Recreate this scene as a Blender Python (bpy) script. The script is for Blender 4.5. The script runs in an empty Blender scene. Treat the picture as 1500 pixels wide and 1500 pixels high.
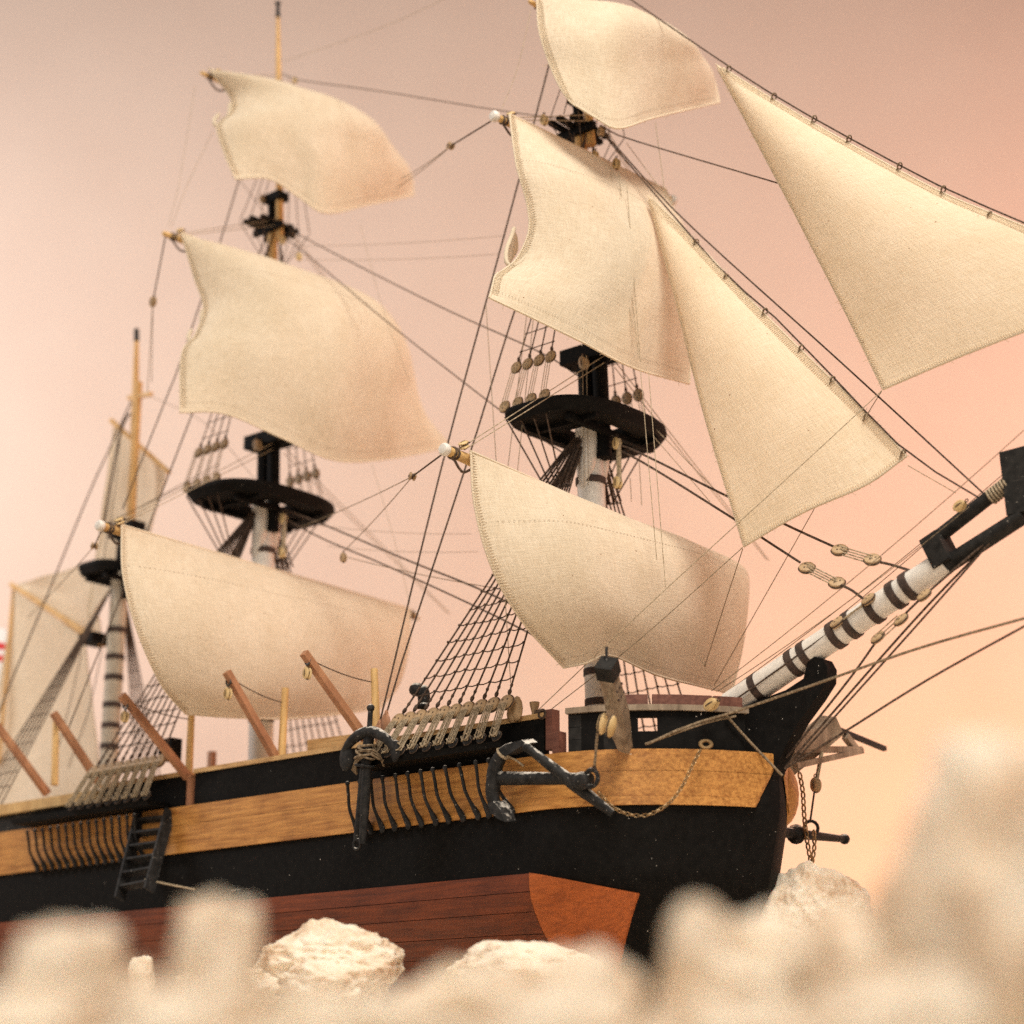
import bpy, math, random
import numpy as np
from mathutils import Vector, Matrix, noise as mnoise

# ------------------------------------------------------------------ setup: camera, world, lamps, exposure
scene = bpy.context.scene
col = scene.collection
K = 0.01                                  # everything below is written in centimetres
rnd = random.Random(7)

FPX, THETA, PSI, CAMZ, DIST = 2800.0, math.radians(38), 0.04703173, -16.6193, 85.0
PITCH = math.atan(850.0 / FPX)
CAM = np.array([DIST * math.sin(THETA), -DIST * math.cos(THETA), CAMZ])
_a = THETA + PSI
RIGHT = np.array([math.cos(_a), math.sin(_a), 0.0])
FWD = np.array([-math.sin(_a) * math.cos(PITCH), math.cos(_a) * math.cos(PITCH), math.sin(PITCH)])
UP = np.cross(RIGHT, FWD)

cam_data = bpy.data.cameras.new('camera')
cam = bpy.data.objects.new('camera', cam_data)
col.objects.link(cam)
scene.camera = cam
cam_data.sensor_width = 36.0
cam_data.lens = FPX / 1500.0 * 36.0
cam_data.clip_start, cam_data.clip_end = 0.005, 50.0
cam_data.dof.use_dof = True
cam_data.dof.focus_distance = 0.82
cam_data.dof.aperture_fstop = 8.0
cam.matrix_world = Matrix(((RIGHT[0], UP[0], -FWD[0], CAM[0] * K), (RIGHT[1], UP[1], -FWD[1], CAM[1] * K),
                           (RIGHT[2], UP[2], -FWD[2], CAM[2] * K), (0, 0, 0, 1)))

world = bpy.data.worlds.new('World')
scene.world = world
world.use_nodes = True
bgn = world.node_tree.nodes['Background']
bgn.inputs[0].default_value = (1.0, 0.88, 0.80, 1)
bgn.inputs[1].default_value = 0.20

def lamp(name, kind, pos, target, energy, color, size=None, spot=None, blend=1.0, spread=180):
    d = bpy.data.lights.new(name, kind)
    d.energy, d.color = energy, color
    if kind == 'AREA':
        d.shape = 'RECTANGLE'
        d.size, d.size_y = size
        d.spread = math.radians(spread)
    if kind == 'SPOT':
        d.spot_size, d.spot_blend, d.shadow_soft_size = math.radians(spot), blend, size or 0.02
    o = bpy.data.objects.new(name, d)
    col.objects.link(o)
    p, t = Vector(pos) * K, Vector(target) * K
    o.location = p
    o.rotation_euler = (t - p).to_track_quat('-Z', 'Y').to_euler()
    return o

# soft box high over the bow, starboard side
lamp('key_softbox', 'AREA', (54, -38, 108), (8, -14, 2), 8.8, (1.0, 0.91, 0.79), (0.5, 0.5), spread=125)
# weak fill behind and above the camera, added to brighten the near stones
lamp('added_front_fill', 'AREA', (60, -120, 45), (20, -30, 0), 1.75, (1.0, 0.90, 0.78), (0.6, 0.6), spread=110)
# lamps standing behind the ship that light the paper backdrop
_f = np.array([FWD[0], FWD[1], 0]); _f /= np.linalg.norm(_f)
def behind(right, depth, z):
    p = CAM + _f * depth + RIGHT * right; return (p[0], p[1], z)
lamp('backdrop_lamp', 'AREA', behind(-78, 106, 34), behind(-28, 150, 42), 3.3, (1.0, 0.96, 0.94), (0.3, 0.3))
lamp('rose_lamp', 'AREA', behind(84, 106, 26), behind(38, 150, 30), 3.7, (1.0, 0.42, 0.27), (0.25, 0.25))
lamp('sunset_lamp', 'AREA', behind(34, 126, -11), behind(25, 150, 2), 0.72, (1.0, 0.50, 0.06), (0.16, 0.16))

scene.view_settings.view_transform = 'Standard'
scene.view_settings.look = 'None'
scene.view_settings.exposure = 0.0
scene.view_settings.gamma = 1.0
scene.view_settings.use_curve_mapping = False

scene.cycles.use_denoising = False
# ------------------------------------------------------------------ measuring helpers: sight line met with a plane of the ship
def ray(u, v):
    return FWD + RIGHT * (u - 750) / FPX - UP * (v - 750) / FPX
def AY(u, v, y=0.0):
    d = ray(u, v); return CAM + d * ((y - CAM[1]) / d[1])
def AX(u, v, x):
    d = ray(u, v); return CAM + d * ((x - CAM[0]) / d[0])
def AZ(u, v, z):
    d = ray(u, v); return CAM + d * ((z - CAM[2]) / d[2])
def AD(u, v, depth):
    return CAM + ray(u, v) * depth
def proj(P):
    w = np.asarray(P, float) - CAM
    z = w @ FWD
    return np.array([750 + FPX * (w @ RIGHT) / z, 750 - FPX * (w @ UP) / z])
def A(*p):
    return np.array(p, float)
def unit(v):
    v = np.asarray(v, float)
    return v / (np.linalg.norm(v) + 1e-12)

# ------------------------------------------------------------------ materials
MATS = {}
def new_mat(name):
    m = bpy.data.materials.new(name)
    m.use_nodes = True
    nt = m.node_tree
    b = nt.nodes['Principled BSDF']
    MATS[name] = m
    return m, nt, b
def N(nt, t, **kw):
    n = nt.nodes.new(t)
    for k, v in kw.items():
        if k.startswith('i_'):
            n.inputs[k[2:].replace('_', ' ')].default_value = v
        else:
            setattr(n, k, v)
    return n
def coords(nt, scale, out='Object', rot=(0, 0, 0)):
    tc = N(nt, 'ShaderNodeTexCoord')
    mp = N(nt, 'ShaderNodeMapping')
    mp.inputs['Scale'].default_value = scale
    mp.inputs['Rotation'].default_value = rot
    nt.links.new(tc.outputs[out], mp.inputs['Vector'])
    return mp.outputs['Vector']
def ramp(nt, fac, stops):
    r = N(nt, 'ShaderNodeValToRGB')
    e = r.color_ramp.elements
    while len(e) < len(stops):
        e.new(0.5)
    for el, (p, c) in zip(e, stops):
        el.position, el.color = p, (c[0], c[1], c[2], 1)
    nt.links.new(fac, r.inputs['Fac'])
    return r.outputs['Color']
def mixc(nt, fac, a, b, mode='MIX'):
    m = N(nt, 'ShaderNodeMix', data_type='RGBA', blend_type=mode)
    if isinstance(fac, float): m.inputs[0].default_value = fac
    else: nt.links.new(fac, m.inputs[0])
    for s, x in ((6, a), (7, b)):
        if isinstance(x, tuple): m.inputs[s].default_value = (x[0], x[1], x[2], 1)
        else: nt.links.new(x, m.inputs[s])
    return m.outputs[2]
def bump(nt, b, h, strength, dist):
    n = N(nt, 'ShaderNodeBump')
    n.inputs['Strength'].default_value = strength
    n.inputs['Distance'].default_value = dist
    nt.links.new(h, n.inputs['Height'])
    nt.links.new(n.outputs['Normal'], b.inputs['Normal'])

def wood(name, dark, light, rough=0.55, grain=(45, 700, 700), spots=None, bumpd=0.0002):
    m, nt, b = new_mat(name)
    vec = coords(nt, grain)
    n1 = N(nt, 'ShaderNodeTexNoise', i_Scale=1.0, i_Detail=6.0, i_Roughness=0.6)
    nt.links.new(vec, n1.inputs['Vector'])
    n2 = N(nt, 'ShaderNodeTexNoise', i_Scale=0.9, i_Detail=4.0)
    nt.links.new(coords(nt, (grain[0] * 2.2, 90, 90)), n2.inputs['Vector'])
    c1 = ramp(nt, n1.outputs['Fac'], [(0.30, dark), (0.62, light)])
    c2 = ramp(nt, n2.outputs['Fac'], [(0.30, (.62, .55, .48)), (0.52, (1, 1, 1))])
    c = mixc(nt, 0.6, c1, c2, 'MULTIPLY')
    if spots:
        n3 = N(nt, 'ShaderNodeTexNoise', i_Scale=1.0, i_Detail=2.0)
        nt.links.new(coords(nt, (260, 420, 420)), n3.inputs['Vector'])
        f = ramp(nt, n3.outputs['Fac'], [(spots, (0, 0, 0)), (spots + .05, (1, 1, 1))])
        c = mixc(nt, f, c, (0.72, 0.68, 0.62))
    nt.links.new(c, b.inputs['Base Color'])
    b.inputs['Roughness'].default_value = rough
    bump(nt, b, n1.outputs['Fac'], 0.6, bumpd)
    return m

def paint(name, colr, rough=0.5, flecks=None, fleckcol=(0.6, 0.57, 0.52), dust=False, var=0.5, spec=0.5):
    m, nt, b = new_mat(name)
    n1 = N(nt, 'ShaderNodeTexNoise', i_Scale=300.0, i_Detail=5.0)
    nt.links.new(coords(nt, (1, 1, 1)), n1.inputs['Vector'])
    lo = tuple(x * (1 - var) for x in colr); hi = tuple(min(1, x * (1 + var)) for x in colr)
    c = ramp(nt, n1.outputs['Fac'], [(0.3, lo), (0.7, hi)])
    if flecks:
        n3 = N(nt, 'ShaderNodeTexNoise', i_Scale=1.0, i_Detail=1.5)
        nt.links.new(coords(nt, (700, 700, 700)), n3.inputs['Vector'])
        f = ramp(nt, n3.outputs['Fac'], [(flecks, (0, 0, 0)), (flecks + .03, (1, 1, 1))])
        c = mixc(nt, f, c, fleckcol)
        # a few fine scratches along the planking
        n4 = N(nt, 'ShaderNodeTexNoise', i_Scale=1.0, i_Detail=1.0)
        nt.links.new(coords(nt, (22, 500, 900), rot=(0, 0.03, 0)), n4.inputs['Vector'])
        f4 = ramp(nt, n4.outputs['Fac'], [(0.80, (0, 0, 0)), (0.83, (.5, .5, .5))])
        c = mixc(nt, f4, c, fleckcol)
    if dust:                                # pale dust lying on the upward faces
        g = N(nt, 'ShaderNodeNewGeometry')
        sx = N(nt, 'ShaderNodeSeparateXYZ')
        nt.links.new(g.outputs['Normal'], sx.inputs[0])
        nd = N(nt, 'ShaderNodeTexNoise', i_Scale=420.0, i_Detail=3.0)
        nt.links.new(coords(nt, (1, 1, 1)), nd.inputs['Vector'])
        ma = N(nt, 'ShaderNodeMath', operation='MULTIPLY')
        nt.links.new(sx.outputs['Z'], ma.inputs[0]); nt.links.new(nd.outputs['Fac'], ma.inputs[1])
        f = ramp(nt, ma.outputs[0], [(0.27, (0, 0, 0)), (0.43, (1, 1, 1))])
        c = mixc(nt, f, c, (0.70, 0.66, 0.60))
    nt.links.new(c, b.inputs['Base Color'])
    b.inputs['Roughness'].default_value = rough
    b.inputs['Specular IOR Level'].default_value = spec
    bump(nt, b, n1.outputs['Fac'], 0.5, 0.00015)
    return m

def rope_mat(name, dark, light):
    m, nt, b = new_mat(name)
    n1 = N(nt, 'ShaderNodeTexNoise', i_Scale=900.0, i_Detail=2.0)
    nt.links.new(coords(nt, (1, 1, 1)), n1.inputs['Vector'])
    c = ramp(nt, n1.outputs['Fac'], [(0.35, dark), (0.65, light)])
    nt.links.new(c, b.inputs['Base Color'])
    b.inputs['Roughness'].default_value = 0.9
    b.inputs['Specular IOR Level'].default_value = 0.15
    bump(nt, b, n1.outputs['Fac'], 0.8, 0.0003)
    return m

def cloth(name, dark, light, trans=0.35):
    m, nt, b = new_mat(name)
    uvw = coords(nt, (1, 1, 1), 'UV')
    def stretched(sc, detail=3.0):
        mp = N(nt, 'ShaderNodeMapping'); mp.inputs['Scale'].default_value = sc
        nt.links.new(uvw, mp.inputs['Vector'])
        n = N(nt, 'ShaderNodeTexNoise', i_Scale=1.0, i_Detail=detail, i_Roughness=0.65)
        nt.links.new(mp.outputs['Vector'], n.inputs['Vector'])
        return n.outputs['Fac']
    warp, weft = stretched((17.0, 1.3, 1), 3.0), stretched((1.3, 17.0, 1), 3.0)
    ad = N(nt, 'ShaderNodeMath', operation='ADD')
    nt.links.new(warp, ad.inputs[0]); nt.links.new(weft, ad.inputs[1])
    hf = N(nt, 'ShaderNodeMath', operation='MULTIPLY'); hf.inputs[1].default_value = 0.5
    nt.links.new(ad.outputs[0], hf.inputs[0])
    c = ramp(nt, hf.outputs[0], [(0.34, dark), (0.62, light)])
    big = stretched((0.35, 0.28, 1), 4.0)
    c = mixc(nt, 0.35, c, ramp(nt, big, [(0.35, (0.80, 0.74, 0.64)), (0.62, (1, 1, 1))]), 'MULTIPLY')
    seed = stretched((6.5, 6.5, 1), 0.0)                      # brown seed husks in the linen
    c = mixc(nt, ramp(nt, seed, [(0.855, (0, 0, 0)), (0.88, (1, 1, 1))]), c, (0.25, 0.14, 0.07))
    nt.links.new(c, b.inputs['Base Color'])
    b.inputs['Roughness'].default_value = 0.95
    b.inputs['Specular IOR Level'].default_value = 0.1
    b.inputs['Sheen Weight'].default_value = 0.15
    bn = N(nt, 'ShaderNodeBump'); bn.inputs['Strength'].default_value = 0.7; bn.inputs['Distance'].default_value = 0.0006
    nt.links.new(hf.outputs[0], bn.inputs['Height']); nt.links.new(bn.outputs['Normal'], b.inputs['Normal'])
    tr = N(nt, 'ShaderNodeBsdfTranslucent')
    nt.links.new(c, tr.inputs['Color'])
    ms = N(nt, 'ShaderNodeMixShader'); ms.inputs[0].default_value = trans
    nt.links.new(b.outputs[0], ms.inputs[1]); nt.links.new(tr.outputs[0], ms.inputs[2])
    nt.links.new(ms.outputs[0], nt.nodes['Material Output'].inputs['Surface'])
    return m

paint('black_paint', (0.006, 0.0055, 0.0052), 0.75, flecks=0.77, var=0.4, spec=0.12)
paint('grey_black_paint', (0.017, 0.016, 0.015), 0.75, flecks=0.72, fleckcol=(.25, .23, .2), spec=.2)
paint('white_paint', (0.74, 0.71, 0.66), 0.5, var=0.10)
paint('cream_paint', (0.50, 0.44, 0.35), 0.6, var=0.15)
paint('black_iron', (0.016, 0.0155, 0.0155), 0.72, flecks=.70, fleckcol=(.16, .15, .14), dust=True, spec=.3, var=.75)
paint('dark_leather', (0.055, 0.035, 0.028), 0.8, var=0.5)
paint('brass', (0.30, 0.20, 0.10), 0.45, var=0.4)
paint('pewter', (0.035, 0.036, 0.035), 0.45, var=0.4)
paint('flag_red', (0.60, 0.03, 0.03), 0.8, var=0.1)
paint('flag_white', (0.8, 0.78, 0.75), 0.8, var=0.05)
MATS['brass'].node_tree.nodes['Principled BSDF'].inputs['Metallic'].default_value = 0.6
wood('gold_wood', (0.30, 0.115, 0.022), (0.60, 0.29, 0.075), 0.5, spots=0.79)
wood('rail_wood', (0.46, 0.26, 0.10), (0.66, 0.44, 0.21), 0.6)
wood('red_wood', (0.085, 0.016, 0.003), (0.20, 0.042, 0.009), 0.5)
wood('lit_orange_wood', (0.32, 0.075, 0.012), (0.50, 0.125, 0.022), 0.55, spots=0.82)  # brighter than red_wood: stronger light at the bow put into the colour
wood('davit_wood', (0.30, 0.13, 0.065), (0.46, 0.23, 0.12), 0.6, grain=(60, 120, 60))
wood('post_wood', (0.52, 0.31, 0.11), (0.72, 0.48, 0.20), 0.6, grain=(200, 200, 25))
wood('mast_wood', (0.50, 0.28, 0.09), (0.68, 0.42, 0.16), 0.55, grain=(260, 260, 25))
wood('block_wood', (0.30, 0.19, 0.095), (0.50, 0.35, 0.20), 0.6, grain=(120, 120, 120))
wood('pale_block_wood', (0.50, 0.34, 0.14), (0.70, 0.52, 0.27), 0.6, grain=(120, 120, 120))
wood('grey_wood', (0.14, 0.10, 0.068), (0.38, 0.30, 0.22), 0.8, grain=(160, 160, 30))
wood('brown_trim', (0.10, 0.03, 0.02), (0.19, 0.075, 0.05), 0.6)
wood('deck_wood', (0.40, 0.25, 0.11), (0.55, 0.36, 0.18), 0.6)
rope_mat('dark_rope', (0.042, 0.029, 0.023), (0.135, 0.095, 0.072))
rope_mat('tan_rope', (0.24, 0.19, 0.125), (0.50, 0.41, 0.29))
rope_mat('hemp_rope', (0.13, 0.095, 0.06), (0.30, 0.23, 0.155))
cloth('sailcloth', (0.63, 0.53, 0.39), (0.82, 0.72, 0.57), 0.18)
cloth('jibcloth', (0.75, 0.64, 0.46), (0.87, 0.77, 0.60), 0.22)
cloth('stitch', (0.70, 0.58, 0.42), (0.86, 0.76, 0.60), 0.15)

def rock_mat():
    m, nt, b = new_mat('white_stone')
    n1 = N(nt, 'ShaderNodeTexNoise', i_Scale=75.0, i_Detail=8.0, i_Roughness=0.6)
    nt.links.new(coords(nt, (1, 1, 1)), n1.inputs['Vector'])
    n2 = N(nt, 'ShaderNodeTexNoise', i_Scale=600.0, i_Detail=6.0, i_Roughness=0.7)
    nt.links.new(coords(nt, (1, 1, 1)), n2.inputs['Vector'])
    c = ramp(nt, n1.outputs['Fac'], [(0.30, (0.46, 0.27, 0.14)), (0.43, (0.80, 0.655, 0.50)), (0.58, (0.91, 0.81, 0.67))])
    c = mixc(nt, 0.4, c, ramp(nt, n2.outputs['Fac'], [(0.3, (0.80, 0.74, 0.66)), (0.55, (1, 1, 1))]), 'MULTIPLY')
    nt.links.new(c, b.inputs['Base Color'])
    b.inputs['Roughness'].default_value = 0.85
    b.inputs['Specular IOR Level'].default_value = 0.3
    b.inputs['Subsurface Weight'].default_value = 0.25
    b.inputs['Subsurface Radius'].default_value = (0.006, 0.004, 0.003)
    b.inputs['Subsurface Scale'].default_value = 1.0
    bump(nt, b, n2.outputs['Fac'], 0.7, 0.0008)
rock_mat()
def backdrop_mat():
    m, nt, b = new_mat('pink_paper')
    n1 = N(nt, 'ShaderNodeTexNoise', i_Scale=14.0, i_Detail=5.0)
    nt.links.new(coords(nt, (1, 1, 1)), n1.inputs['Vector'])
    c = ramp(nt, n1.outputs['Fac'], [(0.3, (0.69, 0.565, 0.495)), (0.7, (0.71, 0.59, 0.52))])
    nt.links.new(c, b.inputs['Base Color'])
    b.inputs['Roughness'].default_value = 0.95
    b.inputs['Specular IOR Level'].default_value = 0.05
backdrop_mat()

# ------------------------------------------------------------------ mesh builder
def frame_from(d, ref=(0, 0, 1)):
    d = unit(d)
    r = np.asarray(ref, float)
    if abs(d @ unit(r)) > 0.95:
        r = A(1, 0, 0) if abs(d[0]) < 0.9 else A(0, 1, 0)
    a = unit(np.cross(r, d)); b = np.cross(d, a)
    return a, b, d
class MB:
    def __init__(self):
        self.v, self.f, self.mi, self.cur = [], [], [], 0
    def add(self, vs, fs):
        o = len(self.v)
        self.v += [tuple(map(float, p)) for p in vs]
        for f in fs:
            self.f.append(tuple(i + o for i in f)); self.mi.append(self.cur)
        return self
    def hexa(self, p):
        return self.add(p, [(0, 3, 2, 1), (4, 5, 6, 7), (0, 1, 5, 4), (1, 2, 6, 5), (2, 3, 7, 6), (3, 0, 4, 7)])
    def box(self, c, s, fr=None, taper=1.0):
        c = np.asarray(c, float)
        ax = fr if fr is not None else (A(1, 0, 0), A(0, 1, 0), A(0, 0, 1))
        p = []
        for k in (-1, 1):
            t = taper if k > 0 else 1.0
            for i, j in ((-1, -1), (1, -1), (1, 1), (-1, 1)):
                p.append(c + ax[0] * i * s[0] / 2 * t + ax[1] * j * s[1] / 2 * t + ax[2] * k * s[2] / 2)
        return self.hexa(p)
    def bar(self, a, b, w, h, ref=(0, 0, 1), taper=1.0):
        a, b = np.asarray(a, float), np.asarray(b, float)
        fr = frame_from(b - a, ref)
        return self.box((a + b) / 2, (w, h, np.linalg.norm(b - a)), fr, taper)
    def tube(self, pts, r, n=5, caps=True):
        pts = [np.asarray(p, float) for p in pts]
        m = len(pts)
        rs = list(r) if hasattr(r, '__len__') else [r] * m
        t0 = unit(pts[1] - pts[0])
        a, b, _ = frame_from(t0)
        vs = []
        for i, p in enumerate(pts):
            t = unit(pts[min(i + 1, m - 1)] - pts[max(i - 1, 0)])
            a = unit(a - t * (a @ t)); b = np.cross(t, a)
            for k in range(n):
                g = 2 * math.pi * k / n
                vs.append(p + (a * math.cos(g) + b * math.sin(g)) * rs[i])
        fs = [(i * n + k, i * n + (k + 1) % n, (i + 1) * n + (k + 1) % n, (i + 1) * n + k) for i in range(m - 1) for k in range(n)]
        if caps:
            fs += [tuple(range(n - 1, -1, -1)), tuple((m - 1) * n + k for k in range(n))]
        return self.add(vs, fs)
    def ball(self, c, r, fr=None, n=10, m=6):
        c = np.asarray(c, float)
        rx, ry, rz = r if hasattr(r, '__len__') else (r, r, r)
        ax = fr if fr is not None else (A(1, 0, 0), A(0, 1, 0), A(0, 0, 1))
        vs = [c - ax[2] * rz]
        for i in range(1, m):
            ph = -math.pi / 2 + math.pi * i / m
            for k in range(n):
                g = 2 * math.pi * k / n
                vs.append(c + ax[0] * rx * math.cos(ph) * math.cos(g) + ax[1] * ry * math.cos(ph) * math.sin(g) + ax[2] * rz * math.sin(ph))
        vs.append(c + ax[2] * rz)
        L = len(vs) - 1
        fs = [(0, 1 + (k + 1) % n, 1 + k) for k in range(n)]
        for i in range(m - 2):
            for k in range(n):
                fs.append((1 + i * n + k, 1 + i * n + (k + 1) % n, 1 + (i + 1) * n + (k + 1) % n, 1 + (i + 1) * n + k))
        fs += [(L, 1 + (m - 2) * n + k, 1 + (m - 2) * n + (k + 1) % n) for k in range(n)]
        return self.add(vs, fs)
    def torus(self, c, fr, R, r, n=16, m=6, sx=1.0):
        vs, fs = [], []
        c = np.asarray(c, float)
        for i in range(n):
            g = 2 * math.pi * i / n
            for k in range(m):
                h = 2 * math.pi * k / m
                w = R + r * math.cos(h)
                vs.append(c + fr[0] * w * math.cos(g) * sx + fr[1] * w * math.sin(g) + fr[2] * r * math.sin(h))
        for i in range(n):
            for k in range(m):
                fs.append((i * m + k, ((i + 1) % n) * m + k, ((i + 1) % n) * m + (k + 1) % m, i * m + (k + 1) % m))
        return self.add(vs, fs)
    def prism(self, pts, d):                       # a flat outline given depth along d, centred
        pts = [np.asarray(p, float) for p in pts]
        d = np.asarray(d, float); n = len(pts)
        vs = [p - d / 2 for p in pts] + [p + d / 2 for p in pts]
        fs = [tuple(range(n - 1, -1, -1)), tuple(range(n, 2 * n))] + [(i, (i + 1) % n, n + (i + 1) % n, n + i) for i in range(n)]
        return self.add(vs, fs)
    def lathe(self, c, fr, prof, n=12):            # prof: (radius, height along fr[2])
        c = np.asarray(c, float)
        vs = []
        for r, h in prof:
            for k in range(n):
                g = 2 * math.pi * k / n
                vs.append(c + fr[2] * h + (fr[0] * math.cos(g) + fr[1] * math.sin(g)) * r)
        m = len(prof)
        fs = [(i * n + k, i * n + (k + 1) % n, (i + 1) * n + (k + 1) % n, (i + 1) * n + k) for i in range(m - 1) for k in range(n)]
        fs += [tuple(range(n - 1, -1, -1)), tuple((m - 1) * n + k for k in range(n))]
        return self.add(vs, fs)
    def grid(self, P):                             # P[i][j] points
        a, b = len(P), len(P[0])
        return self.add([p for row in P for p in row],
                        [(i * b + j, i * b + j + 1, (i + 1) * b + j + 1, (i + 1) * b + j) for i in range(a - 1) for j in range(b - 1)])
    def mesh(self, name, mats, smooth=0.7):
        me = bpy.data.meshes.new(name)
        me.from_pydata([(x * K, y * K, z * K) for x, y, z in self.v], [], self.f)
        for m in (mats if isinstance(mats, (list, tuple)) else [mats]):
            me.materials.append(MATS[m])
        if any(self.mi): me.polygons.foreach_set('material_index', self.mi)
        if smooth:
            me.polygons.foreach_set('use_smooth', [True] * len(me.polygons))
            me.set_sharp_from_angle(angle=smooth)
        me.update()
        return me
    def build(self, name, mats, parent=None, smooth=0.7, label=None, kind=None):
        return place(name, self.mesh(name, mats, smooth), parent, label=label, kind=kind)

def place(name, me, parent=None, M=None, label=None, kind=None):
    o = bpy.data.objects.new(name, me)
    col.objects.link(o)
    if parent is not None:
        o.parent = parent
        if parent is SHIP:
            o.matrix_parent_inverse = Matrix.Translation(-SHIP.location)
        elif 'at' in parent:
            o.matrix_parent_inverse = Matrix.Translation(-Vector(parent['at']))
    if M is not None: o.matrix_basis = M
    if label: o['label'] = label
    if kind: o['kind'] = kind
    return o
def mat4(c, fr, s=1.0):
    c = np.asarray(c, float) * K
    return Matrix([[fr[0][i] * s, fr[1][i] * s, fr[2][i] * s, c[i]] for i in range(3)] + [[0, 0, 0, 1]])

def crom(pts, n, closed=False):
    P = [np.asarray(p, float) for p in pts]
    if len(P) == 2: P = [P[0], (P[0] + P[1]) / 2, P[1]]
    Q = [2 * P[0] - P[1]] + P + [2 * P[-1] - P[-2]]
    out = []
    for i in range(1, len(Q) - 2):
        for k in range(16):
            t = k / 16
            out.append(0.5 * ((2 * Q[i]) + (-Q[i - 1] + Q[i + 1]) * t + (2 * Q[i - 1] - 5 * Q[i] + 4 * Q[i + 1] - Q[i + 2]) * t * t
                              + (-Q[i - 1] + 3 * Q[i] - 3 * Q[i + 1] + Q[i + 2]) * t ** 3))
    out.append(P[-1])
    out = np.array(out)
    d = np.concatenate([[0], np.cumsum(np.linalg.norm(np.diff(out, axis=0), axis=1))])
    s = np.linspace(0, d[-1], n)
    return np.stack([np.interp(s, d, out[:, i]) for i in range(3)], 1)

# ------------------------------------------------------------------ setting: ground and backdrop
def ground_z(P):
    d = (np.asarray(P, float) - CAM)
    return d
gm = MB()
GN = 90
def ground_height(x, y):
    d = (x - CAM[0]) * FWD[0] + (y - CAM[1]) * FWD[1]
    d /= math.cos(PITCH)
    z = CAMZ + d * 0.026 if d < 80 else CAMZ + 80 * 0.026 + (d - 80) * 0.004
    if d < 26: z -= (26 - d) * 0.10
    z += 0.55 * mnoise.noise(Vector((x * .35, y * .35, 1.3))) + 0.35 * mnoise.noise(Vector((x * .9, y * .9, 4.1)))
    return z - 0.55
fx = np.array([FWD[0], FWD[1], 0]); fx /= np.linalg.norm(fx)
rows = []
for i in range(GN + 1):
    d = 2 + 158 * (i / GN) ** 1.5
    row = []
    for j in range(61):
        w = (j / 60 - 0.5) * (60 + d * 1.6)
        p = CAM + fx * d + RIGHT * w
        row.append((p[0], p[1], ground_height(p[0], p[1])))
    rows.append(row)
gm.grid(rows)
g = gm.build('ground', 'white_stone'); g['kind'] = 'structure'
g['label'] = 'pale crumbled stone bed under the model ship'; g['category'] = 'ground'
bm_ = MB()
rows = []
BD = 150.0
for i in range(25):
    row = []
    for j in range(31):
        w = (j / 30 - 0.5) * 330
        t = i / 24
        if t < 0.25:                                   # paper sweeps up from the table
            q = t / 0.25 * math.pi / 2
            d, z = BD - 25 + 25 * math.sin(q), -16 + 25 * (1 - math.cos(q))
        else:
            d, z = BD, 9 + (t - 0.25) / 0.75 * 150
        d -= (w / 165) ** 2 * 22
        p = CAM + fx * d + RIGHT * w
        row.append((p[0], p[1], z))
    rows.append(row)
bm_.grid(rows)
b_ = bm_.build('backdrop', 'pink_paper'); b_['kind'] = 'structure'
b_['label'] = 'plain dusty pink paper backdrop behind the ship'; b_['category'] = 'backdrop'

# ------------------------------------------------------------------ the ship
SHIP = bpy.data.objects.new('model_ship', None)
col.objects.link(SHIP)
SHIP.location = Vector((-14, 0, -14)) * K
SHIP['label'] = 'wooden model sailing ship with three masts, black hull and cream linen sails'
SHIP['category'] = 'model ship'

def stem_x(z):
    if z >= -5.5: return 9.3
    if z >= -8.5: return 9.3 - (-5.5 - z) * 0.23
    return 8.6 - (-8.5 - z) * 0.55
def half_b(x, z):
    d = stem_x(z) - x
    if d <= 0: return 0.0
    B = 6.3
    if z < -8.5: B *= max(0.03, 1 - ((-8.5 - z) / 5.6) ** 2.2) ** 0.6
    L = 7.5 if z > -8.5 else 7.5 + (-8.5 - z) * 1.2
    f = (1 - (1 - min(d / L, 1)) ** 2) ** 0.77
    if x < -36: f *= 1 - 0.30 * ((-36 - x) / 10) ** 2
    return B * f
def side(x, z, sgn, off=0.0):
    b = half_b(x, z)
    e = 0.02
    n = unit(A(-(half_b(x + e, z) - half_b(x - e, z)) / (2 * e), 1, 0)) if b > 0.05 else A(1, 0, 0)
    return A(x + n[0] * off, sgn * (b + n[1] * off), z)
XS = list(np.linspace(-46, 0, 24)) + list(np.linspace(0.5, 7, 14)) + [7.5, 8, 8.3, 8.6, 8.8, 9.0, 9.1, 9.2, 9.26, 9.3]
def shell(mb, z0, z1, nz, sgn, x0, x1, off, thick=0.0, xe=None):
    """a strake or panel that follows the hull side"""
    rows = []
    for i in range(nz + 1):
        z = z0 + (z1 - z0) * i / nz
        xe_ = xe(z) if xe else x1
        xs = [x for x in XS if x0 < x < xe_ - 0.03]
        n = 46
        allx = np.interp(np.linspace(0, 1, n), np.linspace(0, 1, len([x0] + xs + [xe_])), [x0] + xs + [xe_])
        rows.append([side(x, z, sgn, off) for x in allx])
    if sgn > 0: rows = rows[::-1]
    mb.grid(rows)
    if thick:
        back = [[p - A(0, sgn * thick, 0) for p in r] for r in rows]
        for a, b in ((rows[0], back[0]), (back[-1], rows[-1])):
            mb.grid([b, a])
        mb.grid([[rows[i][0] for i in range(len(rows))], [back[i][0] for i in range(len(rows))]])
        mb.grid([[back[i][-1] for i in range(len(rows))], [rows[i][-1] for i in range(len(rows))]])
    return mb
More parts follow.
